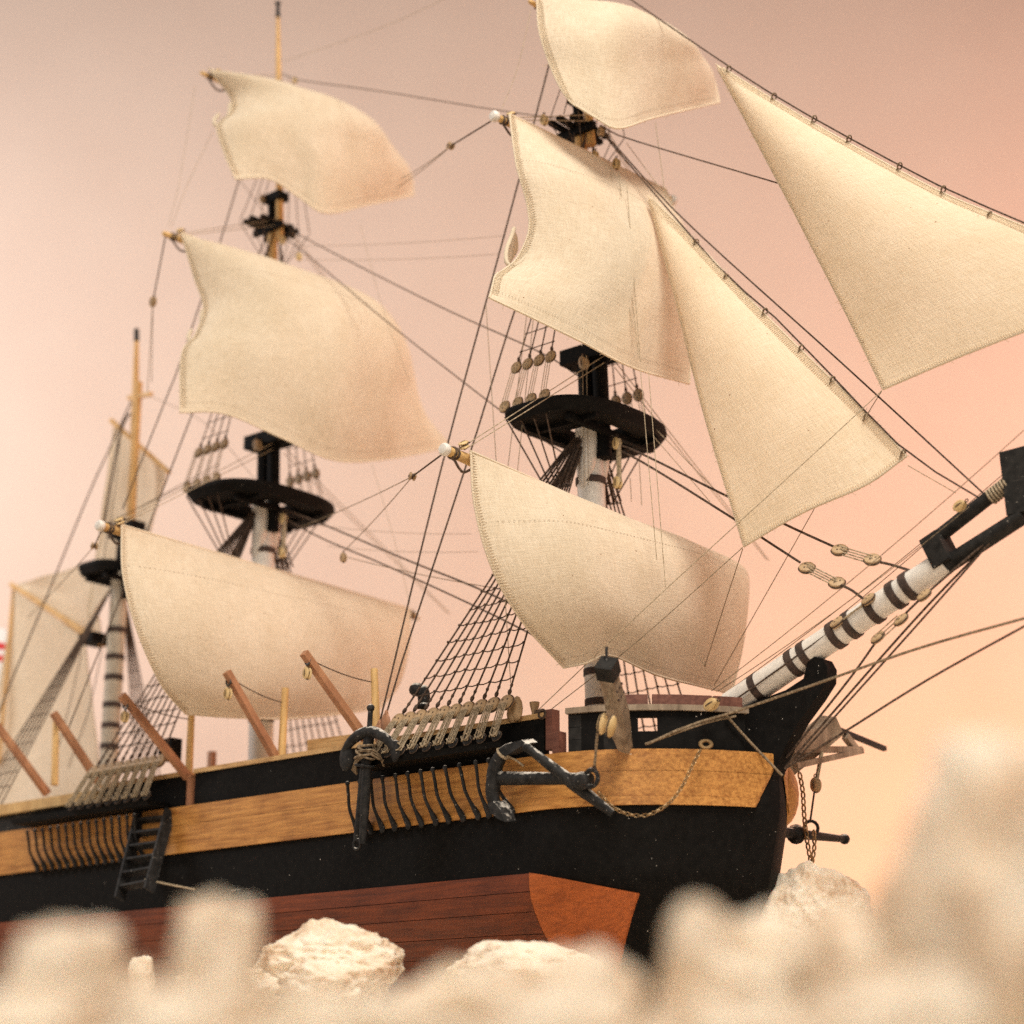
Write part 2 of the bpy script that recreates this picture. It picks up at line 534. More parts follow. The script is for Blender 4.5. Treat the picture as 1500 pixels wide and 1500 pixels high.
def x_at_b(z, b):
    lo, hi = 2.0, stem_x(z)
    for _ in range(40):
        m = (lo + hi) / 2
        if half_b(m, z) > b: lo = m
        else: hi = m
    return lo

hm = MB()
for sg in (-1, 1):
    rows = []
    for z in [-3.2, -4, -5, -5.5, -6.2, -7, -7.8, -8.5, -9.2, -10, -11, -12, -13, -13.8, -14.05]:
        sx = stem_x(z)
        rows.append([side(min(x, 9.3) if sx >= 9.3 else -46 + (x + 46) * (sx + 46) / 55.3, z, sg) for x in XS])
    if sg > 0: rows = rows[::-1]
    hm.grid(rows)
hm.grid([[side(-46, z, -1), side(-46, z, 1)] for z in (-3.2, -5.5, -8.5, -11, -14.05)])
hull = hm.build('hull', 'black_paint', SHIP, label='black painted hull with gold wood side strake and red bottom')
dk = MB()
rows = []
for sg in np.linspace(-1, 1, 5):
    rows.append([A(x, sg * max(0, half_b(x, -3.2) - 0.05), -3.35) for x in XS])
dk.grid(rows)
dk.build('deck', 'deck_wood', hull)
for sg in (-1, 1):
    # gold strake: two broad planks and a narrow rubbing strip
    for (z1, z0, off, nz) in ((-3.22, -4.10, 0.10, 3), (-4.115, -5.13, 0.105, 3), (-5.145, -5.5, 0.16, 2)):
        m = MB()
        shell(m, z0, z1, nz, sg, -46, 9, off, 0.14, xe=lambda z: x_at_b(z, 0.28 + 1.05 * max(0, (-3.6 - z)) / 1.9))
        m.build('strake_plank', 'gold_wood', hull)
    # red bottom planks
    zz = -8.02
    for w in (0.75, 0.8, 0.85, 0.8, 0.85, 0.8):
        m = MB()
        shell(m, zz - w + 0.025, zz, 2, sg, -45, 1.12, 0.05 + rnd.uniform(0, .03), 0.1)
        m.build('bottom_plank', 'red_wood', hull)
        zz -= w
    # bow panel let in below the water line; brighter orange paints in extra light
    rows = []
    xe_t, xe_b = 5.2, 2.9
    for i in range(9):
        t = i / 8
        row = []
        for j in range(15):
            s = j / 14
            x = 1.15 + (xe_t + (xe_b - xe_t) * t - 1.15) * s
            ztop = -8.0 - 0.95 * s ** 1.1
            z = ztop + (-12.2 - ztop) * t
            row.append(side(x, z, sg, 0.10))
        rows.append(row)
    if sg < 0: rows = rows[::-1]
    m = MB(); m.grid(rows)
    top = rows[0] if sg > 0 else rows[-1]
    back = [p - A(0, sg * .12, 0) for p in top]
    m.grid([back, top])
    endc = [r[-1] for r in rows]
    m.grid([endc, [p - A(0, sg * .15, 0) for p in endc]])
    m.build('bow_panel', 'lit_orange_wood', hull)

# bulwarks above the strake
def bulwark(x0, x1, z0, z1, sg, mat, name='bulwark', inset=0.18, thick=0.35, n=None, port=None):
    m = MB()
    n = n or max(3, int((x1 - x0) / 0.5))
    xs = np.linspace(x0, x1, n)
    def wall(xs, za, zb):
        outer = [[side(x, z, sg, -inset) for x in xs] for z in (za, zb)]
        inner = [[side(x, z, sg, -inset - thick) for x in xs] for z in (za, zb)]
        f = lambda P: m.grid(P if sg < 0 else P[::-1])
        f(outer); f(inner[::-1])
        f([outer[1], inner[1]]); f([inner[0], outer[0]])
        for k in (0, -1):
            q = [[outer[0][k], inner[0][k]], [outer[1][k], inner[1][k]]]
            if k == 0: q = q[::-1]
            f(q)
    if port:
        pa, pb, qa, qb = port
        wall(np.linspace(x0, pa, 8), z0, z1); wall(np.linspace(pb, x1, 14), z0, z1)
        wall(np.linspace(pa, pb, 4), z0, qa); wall(np.linspace(pa, pb, 4), qb, z1)
    else:
        wall(xs, z0, z1)
    return m.build(name, mat, hull)
def caprail(x0, x1, z, sg, mat='rail_wood', name='cap_rail', w=0.7, h=0.22, inset=0.0):
    m = MB()
    xs = np.linspace(x0, x1, max(3, int((x1 - x0) / 0.4)))
    o = [[side(x, zz, sg, -inset) for x in xs] for zz in (z, z + h)]
    i = [[side(x, zz, sg, -inset - w) for x in xs] for zz in (z, z + h)]
    f = lambda P: m.grid(P if sg < 0 else P[::-1])
    f(o); f(i[::-1]); f([o[1], i[1]]); f([i[0], o[0]])
    for k in (0, -1):
        q = [[o[0][k], i[0][k]], [o[1][k], i[1][k]]]
        f(q[::-1] if k == 0 else q)
    return m.build(name, mat, hull)
for sg in (-1, 1):
    bulwark(-46, -28.2, -3.25, -2.3, sg, 'grey_black_paint', inset=-0.02)
    caprail(-46, -27.8, -2.3, sg, mat='post_wood', h=0.55, inset=-0.3, w=0.8)
    bulwark(-28.0, -21.25, -3.25, -1.65, sg, 'black_paint')
    caprail(-28.0, -21.2, -1.65, sg, inset=0.1)
    bulwark(-20.55, 1.75, -3.25, -1.62, sg, 'black_paint')
    caprail(-20.6, 1.85, -1.62, sg, inset=0.1)
    bulwark(3.0, 8.75, -3.25, -1.62, sg, 'black_paint', port=(5.75, 6.4, -2.45, -1.85))
    caprail(2.95, 8.8, -1.60, sg, 'grey_wood', inset=0.0, h=0.24)
    # grey end of the forecastle bulwark
    for k in range(3):
        m = MB()
        m.hexa([side(3.05, -3.2 + k * .52, sg, -.12), side(5.0, -3.2 + k * .52, sg, -.12), side(5.0, -3.2 + k * .52, sg, -.18), side(3.05, -3.2 + k * .52, sg, -.18),
                side(3.05, -2.7 + k * .52, sg, -.12), side(5.0, -2.7 + k * .52, sg, -.12), side(5.0, -2.7 + k * .52, sg, -.18), side(3.05, -2.7 + k * .52, sg, -.18)])
        m.build('bulwark_plank', 'grey_black_paint', hull)
    # pin rail strips on the forecastle
    for (a, b_) in ((5.0, 6.1), (6.25, 8.0), (8.06, 8.75)):
        m = bulwark(a, b_, -1.35, -0.88, sg, 'brown_trim', name='pin_rail', inset=0.35, thick=0.35)
    # posts at the gangway
    m = MB()
    p = side(2.1, -2.4, sg, -.35); m.box(p + A(0, 0, .25), (0.35, .5, 1.7)); m.box(p + A(.35, 0, -.35), (0.35, .5, .95))
    m.build('gangway_post', 'brown_trim', hull)
    m = MB(); p = side(-20.9, -2.5, sg, -.35); m.box(p, (0.30, .5, 1.7)); m.build('gangway_post', 'davit_wood', hull)

# stem, knee of the head
st = MB()
outline = [(1083, 1046), (1112, 1030), (1158, 1013), (1184, 996), (1190, 972), (1200, 964), (1212, 967), (1219, 980), (1218, 1000),
           (1203, 1024), (1178, 1058), (1163, 1085), (1152, 1108), (1143, 1130), (1137, 1150), (1131, 1190), (1122, 1250), (1113, 1310), (1098, 1400),
           (1060, 1460), (1040, 1400), (1082, 1300), (1092, 1190), (1100, 1110)]
st.prism([AY(u, v, 0) for u, v in outline], A(0, 0.75, 0))
st.build('stem', 'black_paint', SHIP, label='black curved stem rising into the head knee')

# ---- spars
def spar(mb, a, b, r0, r1, n=14, mid=None):
    a, b = np.asarray(a, float), np.asarray(b, float)
    pts = [a + (b - a) * t for t in np.linspace(0, 1, 9)]
    if mid: rs = [r0 + (mid - r0) * math.sin(math.pi * t) ** 0.7 if True else 0 for t in np.linspace(0, 1, 9)]
    else: rs = [r0 + (r1 - r0) * t for t in np.linspace(0, 1, 9)]
    return mb.tube(pts, rs, n)

def ring_band(mb, c, d, r, w):
    fr = frame_from(d)
    mb.lathe(c, fr, [(r * .97, -w / 2), (r * 1.07, -w / 2), (r * 1.07, w / 2), (r * .97, w / 2)], 16)

def rope(name, pts, r=0.03, mat='dark_rope', parent=None, sag=0.0, n=5, seg=10, label=None):
    pts = [np.asarray(p, float) for p in pts]
    if len(pts) == 2:
        a, b = pts
        pts = [a + (b - a) * t - A(0, 0, sag * 4 * t * (1 - t)) for t in np.linspace(0, 1, seg)]
    else:
        pts = list(crom(pts, max(seg, 14)))
    m = MB(); m.tube(pts, r, n)
    return m.build(name, mat, parent or SHIP, smooth=1.2, label=label)

# shared small fittings
def deadeye_mesh(mat):
    m = MB()
    m.lathe((0, 0, 0), (A(1, 0, 0), A(0, 0, 1), A(0, -1, 0)), [(.22, -.14), (.34, -.10), (.36, -.03), (.32, 0), (.36, .03), (.34, .10), (.22, .14)], 18)
    m.cur = 1
    for g in (0.5, math.pi - 0.5, 1.5 * math.pi):
        m.lathe(A(.15 * math.cos(g), 0, .15 * math.sin(g)), (A(1, 0, 0), A(0, 0, 1), A(0, -1, 0)), [(.045, -.155), (.045, .155)], 7)
    m.cur = 1
    m.torus((0, 0, 0), (A(1, 0, 0), A(0, 0, 1), A(0, -1, 0)), .365, .04, 18, 5)
    return m.mesh('deadeye', [mat, 'dark_rope'])
DEAD = deadeye_mesh('block_wood')
DEADB = deadeye_mesh('black_iron')
def block_mesh(mat):
    m = MB()
    for s in (-1, 1):
        m.ball((0, s * .12, 0), (.25, .10, .36), n=10, m=7)
    m.cur = 1
    m.lathe((0, 0, 0), (A(1, 0, 0), A(0, 0, 1), A(0, 1, 0)), [(.16, -.06), (.16, .06)], 10)
    m.torus((0, 0, 0), (A(0, 1, 0), A(0, 0, 1), A(1, 0, 0)), .36, .035, 16, 5, sx=.62)
    m.torus((0, 0, .44), (A(1, 0, 0), A(0, 0, 1), A(0, 1, 0)), .08, .03, 10, 5)
    return m.mesh('block', [mat, 'dark_rope'])
BLK = block_mesh('block_wood')
BLKP = block_mesh('pale_block_wood')
def block(P, up=(0, 0, 1), s=1.0, me=None, parent=None, face=(0, -1, 0), name='block'):
    z = unit(up); y = unit(np.asarray(face, float) - z * (np.asarray(face, float) @ z)); x = np.cross(y, z)
    return place(name, me or BLK, parent or SHIP, mat4(P, (x, y, z), s))

# ---- tops (fighting tops), caps, crosstrees
def top_platform(mb, c, fwd, aft, hw, inner, th=0.62):
    n = 48
    def outer(g):
        cx, cy = math.cos(g), math.sin(g)
        # rounded forward, squarer aft
        if cx >= 0: x, y = fwd * abs(cx) ** 0.75, hw * math.copysign(abs(cy) ** 0.8, cy)
        else: x, y = -aft * abs(cx) ** 0.35, hw * math.copysign(abs(cy) ** 0.45, cy)
        return x, y
    def inn(g):
        cx, cy = math.cos(g), math.sin(g)
        k = 1 / max(abs(cx), abs(cy))
        return inner[0] * cx * k + inner[2], inner[1] * cy * k
    vs = []
    for i in range(n):
        g = 2 * math.pi * i / n
        x, y = outer(g); a, b = inn(g)
        f = 0.93
        vs += [A(c[0] + x, y, c[2] + th * .55), A(c[0] + x * 1.01, y * 1.01, c[2] + th * .2), A(c[0] + x * f, y * f, c[2] - th * .45),
               A(c[0] + a, b, c[2] - th * .45), A(c[0] + a, b, c[2] + th * .3), A(c[0] + x * .9, y * .9, c[2] + th * .3)]
    fs = []
    for i in range(n):
        j = (i + 1) % n
        for k in range(6):
            l = (k + 1) % 6
            fs.append((i * 6 + k, i * 6 + l, j * 6 + l, j * 6 + k))
    mb.add(vs, fs)
    for y in (-.55 * hw, .55 * hw):                     # battens under the top
        mb.box((c[0] + (fwd - aft) / 2, y, c[2] - th * .62), (fwd * .7 + aft * .9, .22, .25))
    for x in (-aft * .55, fwd * .45):
        mb.box((c[0] + x, 0, c[2] - th * .75), (.3, hw * 1.55, .28))

def mast_x(x0, k):
    return lambda z: x0 + k * z
FMX = mast_x(0.0, -0.038)
MMX = mast_x(-22.65, -0.04)
ZMX = mast_x(-35.5, 0.0)

def build_mast(name, mx, zdeck, ztop, zcap, zxt, ztgcap, ztruck, r, label, top=(2.9, 2.3, 4.15), rings=(), rake=0.0):
    P = lambda z, dx=0.0: A(mx(z) + dx - rake * max(0, (z - zcap) / (zxt - zcap)), 0, z)
    m = MB()
    spar(m, P(zdeck - .3), P(ztop + .1), r * 1.05, r * .95, 18)
    mast = m.build(name, 'white_paint' if ztgcap else 'cream_paint', SHIP, label=label)
    m = MB()
    spar(m, P(ztop + .1), P(zcap), r * .62, r * .58, 8)
    m.build('masthead', 'black_paint', mast)
    tx = r * 1.25
    m = MB(); spar(m, P(ztop - 1.6, tx), P(zcap + .2, tx), r * .55, r * .55, 12); m.build('topmast_heel', 'black_paint', mast)
    m = MB(); spar(m, P(zcap + .2, tx), P(zxt + .2, tx), r * .56, r * .44, 12); m.build('topmast', 'mast_wood', mast)
    m = MB(); m.box(P(zcap, tx * .5), (r * 4.2, r * 2.1, .75)); m.build('mast_cap', 'black_paint', mast)
    # cheeks under the top
    if ztgcap:
        for sd in (-1, 1):
            m = MB()
            m.tube(crom([P(ztop - .2, .35) + A(0, sd * r * .62, 0), P(ztop - 1.3, .30) + A(0, sd * r * .70, 0), P(ztop - 2.6, .05) + A(0, sd * r * .72, 0), P(ztop - 3.3, -.05) + A(0, sd * r * .6, 0)], 9), [r * .62] * 5 + [r * .58, r * .5, r * .4, r * .2], 10)
            m.build('cheek', 'white_paint', mast)
    m = MB(); top_platform(m, P(ztop), top[0], top[1], top[2], (1.35, 1.15, .35)); m.build('top_platform', 'black_paint', mast, smooth=0.5)
    if ztgcap:
        m = MB()                                        # crosstrees
        for s in (-.5, .5): m.bar(P(zxt, tx - 1.1) + A(0, s * .8, 0), P(zxt, tx + 1.2) + A(0, s * .8, 0), .26, .4)
        for dx, hw in ((-.6, 1.6), (.0, 1.7), (.6, 1.4)): m.bar(P(zxt + .25, tx + dx) + A(0, -hw, 0), P(zxt + .25, tx + dx) + A(0, hw, 0), .28, .24)
        m.build('crosstree', 'black_paint', mast)
        m = MB(); spar(m, P(zxt, tx), P(zxt + 2.1, tx), r * .42, r * .40, 10); m.box(P(zxt + 2.0, tx + .3), (1.3, .8, .5)); m.build('topmast_head', 'black_paint', mast)
        m = MB(); spar(m, P(zxt - .8, tx + .62), P(ztgcap, tx + .62), r * .36, r * .28, 10); spar(m, P(ztgcap, tx + .62), P(ztruck, tx + .62), r * .27, r * .15, 10)
        m.build('topgallant_mast', 'mast_wood', mast)
        m = MB(); spar(m, P(ztruck, tx + .62), P(ztruck + 1.0, tx + .62), r * .22, r * .15, 8); m.ball(P(ztruck + 1.0, tx + .62), (.2, .2, .1)); m.build('truck', 'black_iron', mast)
        m = MB(); ring_band(m, P(ztgcap - .2, tx + .62), A(0, 0, 1), r * .42, .35); m.build('mast_collar', 'dark_rope', mast)
    for z in rings:
        m = MB(); ring_band(m, P(z), A(0, 0, 1), r * 1.0, .32); m.build('mast_band', 'dark_leather', mast)
    return mast

FORE_R = 0.68
fmast = build_mast('fore_mast', FMX, -3.3, 13.3, 17.0, 28.9, 36.5, 40, FORE_R, 'white fore mast with black top and wooden topmast', rings=(0.15, 1.55, 4, 6.5, 10.7), rake=.55)
mmast = build_mast('main_mast', MMX, -3.3, 14.1, 17.8, 30.6, 40.2, 44.6, 0.64, 'white main mast with black top and tall wooden pole', rings=(-.6, 2.2, 5, 8, 11.5), rake=.3)
zm = build_mast('mizzen_mast', ZMX, -3.3, 12.4, 15.0, 24.0, None, None, 0.52, 'slim mizzen mast with black bands', top=(1.6, 1.6, 2.2), rings=(2.2, 3.4, 4.6, 6.2, 7.4, 9.0))
m = MB()
spar(m, AY(197, 640), AY(200, 500), .27, .14, 10); m.build('topgallant_mast', 'mast_wood', zm)
m = MB(); spar(m, AY(200, 500), AY(200, 482), .17, .15, 8); m.build('truck', 'black_iron', zm)
m = MB(); m.bar(AY(188, 583), AY(222, 577), .2, .25); m.build('crosstree', 'mast_wood', zm)

# ---- bowsprit
B0, B1, B2 = AY(1070, 1034), AY(1385, 823), AY(1500, 742)
m = MB(); spar(m, B0, B1, .60, .52, 18)
bowsprit = m.build('bowsprit', 'white_paint', SHIP, label='white bowsprit with dark leather bands')
bd = unit(B1 - B0)
for u, v in ((1112, 1008), (1167, 975), (1184, 961), (1227, 933), (1249, 918), (1281, 893), (1313, 871), (1331, 855)):
    p = AY(u, v); p = B0 + bd * ((p - B0) @ bd)
    m = MB(); ring_band(m, p, bd, .575, .34); m.build('leather_band', 'dark_leather', bowsprit)
m = MB(); spar(m, AY(1388, 827), AY(1500, 755), .36, .33, 12); m.build('bowsprit_end', 'grey_black_paint', bowsprit)
J0, J1 = AY(1370, 790), AY(1492, 695)
jd = unit(J1 - J0)
m = MB(); spar(m, J0, J0 + jd * 24, .29, .22, 12); m.build('jib_boom', 'grey_black_paint', bowsprit)
fr = frame_from(bd, (0, 1, 0))
m = MB(); m.box(AY(1379, 809), (1.35, 1.25, .8), fr); m.build('saddle', 'grey_black_paint', bowsprit)
m = MB(); m.bar(AY(1489, 660), AY(1500, 752), 1.2, .6, ref=(0, 1, 0)); m.build('bowsprit_cap', 'grey_black_paint', bowsprit)
m = MB()
for k in range(7):
    p = AY(1452 + 4.0 * k, 728 - 3.1 * k); m.torus(p, frame_from(jd), .30, .05, 14, 5)
m.build('boom_lashing', 'tan_rope', bowsprit)
for (a, b) in (((1404, 742), (1428, 738)),):
    block(AY(1406, 741, -.6), jd, .8, BLKP)

# ---- yards
def yard_from_end(u, v, xc, beta, tilt=0.0):
    p = np.array([8.0, 20.0])
    end = lambda p: A(xc + p[0] * math.sin(beta), -p[0] * math.cos(beta), p[1] + p[0] * math.sin(tilt))
    tgt = A(u, v)
    for _ in range(40):
        r = proj(end(p)) - tgt
        J = np.array([(proj(end(p + A(1e-5, 0))) - tgt - r) / 1e-5, (proj(end(p + A(0, 1e-5))) - tgt - r) / 1e-5]).T
        p = p - np.linalg.solve(J, r)
    a = end(p); c = A(xc, 0, p[1])
    return a, 2 * c - a
def make_yard(u, v, xc, beta, rmid, white, label, tilt=0.0):
    a, b = yard_from_end(u, v, xc, math.radians(beta), math.radians(tilt))
    d = unit(b - a)
    m = MB(); spar(m, a, b, rmid * .55, rmid * .55, 12, mid=rmid)
    y = m.build('yard', 'post_wood', SHIP, label=label)
    for e, s in ((a, -1), (b, 1)):
        m = MB(); fr_ = frame_from(d * s)
        m.lathe(e, fr_, [(.14, -.1), (.22, 0), (.27, .06), (.27, .24), (.2, .33), (.05, .36)] if white else [(rmid * .5, -.1), (rmid * .55, .1), (rmid * .3, .2)], 12)
        m.build('yard_tip', 'white_paint' if white else 'post_wood', y)
        m = MB()
        for q in (.35, .55): m.torus(e - d * s * q, fr_, rmid * .62, .07, 12, 5)
        m.tube(crom([e - d * s * .4 + A(0, 0, -.2), e - d * s * .9 + A(.1, 0, -.7), e - d * s * 1.7 + A(0, 0, -.35)], 8), .06, 5)
        m.build('yard_strop', 'dark_rope', y)
    return y, a, b
fy, FYs, FYp = make_yard(655, 660, .75, 5, .36, True, 'fore course yard with white tips')
my, MYs, MYp = make_yard(150, 771, -22.1, 8, .36, True, 'main course yard with white tips', tilt=-2.0)
fty, FTs, FTp = make_yard(728, 172, -.35, -5, .28, True, 'fore topsail yard with white tip')
mty, MTs, MTp = make_yard(243, 343, -22.5, -11, .28, False, 'main topsail yard', tilt=4.0)
fgy, FGs, FGp = make_yard(779, 4, -.5, -4, .22, False, 'fore topgallant yard')
mgy, MGs, MGp = make_yard(298, 108, -22.9, -4, .22, False, 'main topgallant yard')
for P_, yd, me in ((FTs, fty, BLKP), (MTs, mty, BLKP), (MGs, mgy, BLKP), (FGs, fgy, BLKP), (FYs, fy, BLKP), (MYs, my, BLKP)):
    block(P_ + A(0.1, .9, .45), (0.1, .8, .5), .75, me, yd)

# ---- sails
def sail_mesh(P, mat):
    """P[i][j] grid -> mesh with a uv map in centimetres of cloth"""
    a, b = P.shape[:2]
    mb = MB(); mb.grid([[P[i, j] for j in range(b)] for i in range(a)])
    me = mb.mesh('sail', mat, smooth=3.0)
    wu = np.linalg.norm(np.diff(P, axis=1), axis=2).sum(1).mean(); wv = np.linalg.norm(np.diff(P, axis=0), axis=2).sum(0).mean()
    uvl = me.uv_layers.new(name='cloth')
    dat = np.zeros((len(me.loops), 2))
    vi = np.zeros(len(me.loops), dtype=np.int32); me.loops.foreach_get('vertex_index', vi)
    dat[:, 0] = (vi % b) / (b - 1) * wu; dat[:, 1] = (vi // b) / (a - 1) * wv
    uvl.data.foreach_set('uv', dat.ravel())
    return me
def hem(part, edge, inward, mat='stitch', r=0.055, stitches=True, gap=.20, depth=.34, normal=None, fray=0.0):
    """bolt rope along an edge, overcast stitches beside it and loose threads"""
    edge = np.asarray(edge)
    m = MB(); m.tube(list(edge), r, 6); m.build('bolt_rope', mat, part, smooth=1.2)
    L = np.linalg.norm(np.diff(edge, axis=0), axis=1).sum()
    if stitches:
        n = int(L / gap)
        E2 = crom(edge[::2], n); I2 = crom(inward[::2], n)
        m = MB()
        for i in range(n - 1):
            w = unit(I2[i] - E2[i]) * depth
            nn = (normal if normal is not None else A(.6, -.8, 0)) * .035
            a = E2[i] + nn * 1.6; b = E2[i] + w + (E2[i + 1] - E2[i]) * 0.5 + nn
            m.tube([a, (a + b) / 2 + nn * .6, b], .017, 4, caps=False)
        m.build('stitching', mat, part, smooth=1.2, kind='stuff')
    if fray:
        m = MB()
        n = int(L * fray)
        E2 = crom(edge[::2], n); I2 = crom(inward[::2], n)
        for i in range(n):
            w = -unit(I2[i] - E2[i])
            l = rnd.uniform(.05, .18)
            t = unit(A(rnd.gauss(0, 1), rnd.gauss(0, 1), rnd.gauss(0, 1)))
            a = E2[i]; b = a + w * l * .6 + t * l * .35; c = b + w * l * .3 + t * l * .5
            m.tube([a, b, c], .012, 3, caps=False)
        m.build('loose_thread', mat, part, smooth=1.2, kind='stuff')
def coons(head, foot, ls, lp, n=44):
    H, Fo, Ls, Lp = crom(head, n), crom(foot, n), crom(ls, n), crom(lp, n)
    s = np.linspace(0, 1, n)[None, :, None]; t = np.linspace(0, 1, n)[:, None, None]
    return (1 - t) * H[None] + t * Fo[None] + (1 - s) * Ls[:, None] + s * Lp[:, None] - ((1 - s) * (1 - t) * H[0] + s * (1 - t) * H[-1] + (1 - s) * t * Fo[0] + s * t * Fo[-1])
def square_sail(label, head, foot, ls, lp, B, a=0.8, pf=0.6, fwd=(1, -.15, 0.05), wr=0.19, seed=0.0, mat='sailcloth', reef=(0.2, 0.3), curl=None):
    """corner-sharing outlines given as (u, v, x): sight line met with the athwart plane at x"""
    cv = lambda L: [AX(*p) for p in L]
    ya, yb, f0, f1 = head
    head = [ya + (yb - ya) * f + A(.30, -.12, .22) for f in np.linspace(f0, f1, 6)]
    foot, ls, lp = cv(foot), cv(ls), cv(lp)
    ls = [head[0]] + ls + [foot[0]]; lp = [head[-1]] + lp + [foot[-1]]
    P = coons(head, foot, ls, lp)
    n = P.shape[0]
    for i in range(n):
        for j in range(n):
            t, s = i / (n - 1), j / (n - 1)
            f = (4 * s * (1 - s)) ** pf * math.sin(math.pi * t ** a)
            w = mnoise.noise(Vector((s * 3.1 + seed, t * 2.0, seed))) + .5 * mnoise.noise(Vector((s * 7 + seed, t * 3.5, seed + 3)))
            P[i, j] += np.asarray(fwd) * (B * f + wr * w * min(1, 6 * min(s, 1 - s, t, 1 - t) + .15))
            if curl: P[i, j] += curl(s, t)
    o = place('sail', sail_mesh(P, mat), SHIP, label=label)
    hem(o, P[0], P[2], stitches=False, r=.07, fray=1.5)
    hem(o, P[-1], P[-3], stitches=False, r=.05, fray=1.5)
    hem(o, P[:, 0], P[:, 2], gap=.13, depth=.34, fray=1.0)
    hem(o, P[:, -1], P[:, -3], stitches=False)
    for t in tuple(reef) + (.955,):                                          # stitched reef bands
        i = int(t * (n - 1))
        m = MB()
        e = P[i] + A(.03, -.035, 0)
        for q in range(0, len(crom(e[::2], 160)) - 1, 2):
            pass
        C = crom(e[::2], 170)
        for q in range(0, 168, 2): m.tube([C[q], C[q] * .2 + C[q + 1] * .8], .009, 3, caps=False)
        m.build('seam', 'hemp_rope', o, smooth=1.2, kind='stuff')
    return o, P

def rolled(part, px, r=.09):
    m = MB(); m.tube(crom([AX(*p) for p in px], 22), r, 8); m.build('rolled_edge', 'sailcloth', part, smooth=1.2)
# main topgallant
mg_sail, _ = square_sail('main topgallant sail, bellied, bright along its upper part',
            (MGs, MGp, .02, .97),
            [(345, 262, -20.8), (395, 262, -20.0), (440, 290, -19.4), (478, 312, -18.9), (540, 300, -19.2), (606, 286, -20.2)],
            [(336, 140, -22.6), (338, 165, -22.3), (318, 185, -22.0), (330, 228, -21.4)],
            [(565, 225, -20.9), (600, 250, -20.2)], 3.2, a=.5, seed=1.2, reef=())
rolled(mg_sail, ((337, 152, -22.4), (335, 168, -22.3), (326, 182, -22.2), (316, 184, -22.3), (314, 176, -22.5), (320, 168, -22.6)), .12)
# main topsail
mt_sail, _ = square_sail('main topsail, large bellied cream cloth below the topgallant',
            (MTs, MTp, .055, .97),
            [(264, 604, -20.8), (330, 606, -19.8), (410, 640, -18.6), (490, 674, -17.9), (570, 672, -18.1), (660, 654, -18.9)],
            [(284, 405, -23.0), (298, 450, -22.4), (286, 490, -22.0), (266, 520, -21.7)],
            [(592, 530, -20.0), (618, 600, -19.4)], 3.6, a=.6, seed=4.2, reef=(.22,))
rolled(mt_sail, ((296, 455, -22.3), (294, 478, -22.2), (288, 496, -22.1), (280, 502, -22.2), (276, 494, -22.4), (280, 484, -22.5)), .12)
# main course
square_sail('main course, lowest sail of the main mast',
            (MYs, MYp, .045, .97),
            [(272, 1046, -19.0), (340, 1051, -18.3), (420, 1053, -18.2), (500, 1046, -18.8), (560, 1036, -19.6)],
            [(180, 840, -19.0), (200, 920, -18.3), (235, 1000, -18.4)],
            [(600, 940, -22.0), (585, 1000, -20.8)], 1.6, a=.8, seed=7.7, reef=(.25,))
# fore topgallant
square_sail('fore topgallant sail cut by the top edge of the picture',
            (FGs, FGp, .02, .97),
            [(836, 150, 2.6), (872, 172, 3.4), (906, 188, 4.0), (960, 172, 3.6), (1054, 150, 2.6)],
            [(790, 45, .9), (806, 95, 1.6), (822, 130, 2.2)],
            [(1000, 84, 1.8), (1040, 105, 2.2)], 2.8, a=.5, seed=9.1, reef=())
# fore topsail
def curl_ft(s, t):
    w = max(0, 1 - s / .16) ** 1.3 * math.exp(-((t - .74) / .16) ** 2)
    return A(-.5, -.1, 0) * w
ft_sail, FTP = square_sail('fore topsail with a curled starboard edge',
            (FTs, FTp, .05, .95),
            [(718, 436, 2.0), (780, 466, 2.8), (850, 500, 3.4), (930, 540, 3.6), (1010, 562, 3.2)],
            [(756, 240, .8), (772, 296, 1.3), (779, 338, 1.6), (770, 376, 1.7), (750, 393, 1.7), (732, 404, 1.8)],
            [(1020, 400, 2.4)], 1.5, a=.75, seed=12.3, reef=(.30,), curl=curl_ft)
lp_ = crom([AX(*p) for p in ((779, 338, 1.5), (777, 360, 1.5), (766, 381, 1.5), (752, 390, 1.3), (742, 384, 1.0), (742, 366, .8), (749, 347, .7), (753, 334, .7))], 26)
m = MB(); m.tube(lp_, .10, 8); m.build('rolled_edge', 'sailcloth', ft_sail, smooth=1.2)
Pc = coons([AX(753, 335, .6), AX(758, 346, -.4)], [AX(742, 388, .9), AX(748, 386, -.2)], [AX(753, 335, .6), AX(744, 364, .7), AX(742, 388, .9)], [AX(758, 346, -.4), AX(759, 366, -.5), AX(748, 386, -.2)], 10)
place('rolled_cloth', sail_mesh(Pc, 'sailcloth'), ft_sail)
# fore course
square_sail('fore course, lowest sail of the fore mast',
            (FYs, FYp, .055, .97),
            [(826, 978, 3.2), (860, 971, 3.6), (895, 960, 3.9), (960, 988, 3.9), (1020, 1004, 3.5), (1072, 1016, 3.0)],
            [(695, 740, 2.4), (720, 830, 3.0), (765, 910, 3.3)],
            [(1094, 850, 1.9), (1090, 930, 2.6)], 1.9, a=.7, seed=15.5, reef=(.32,))

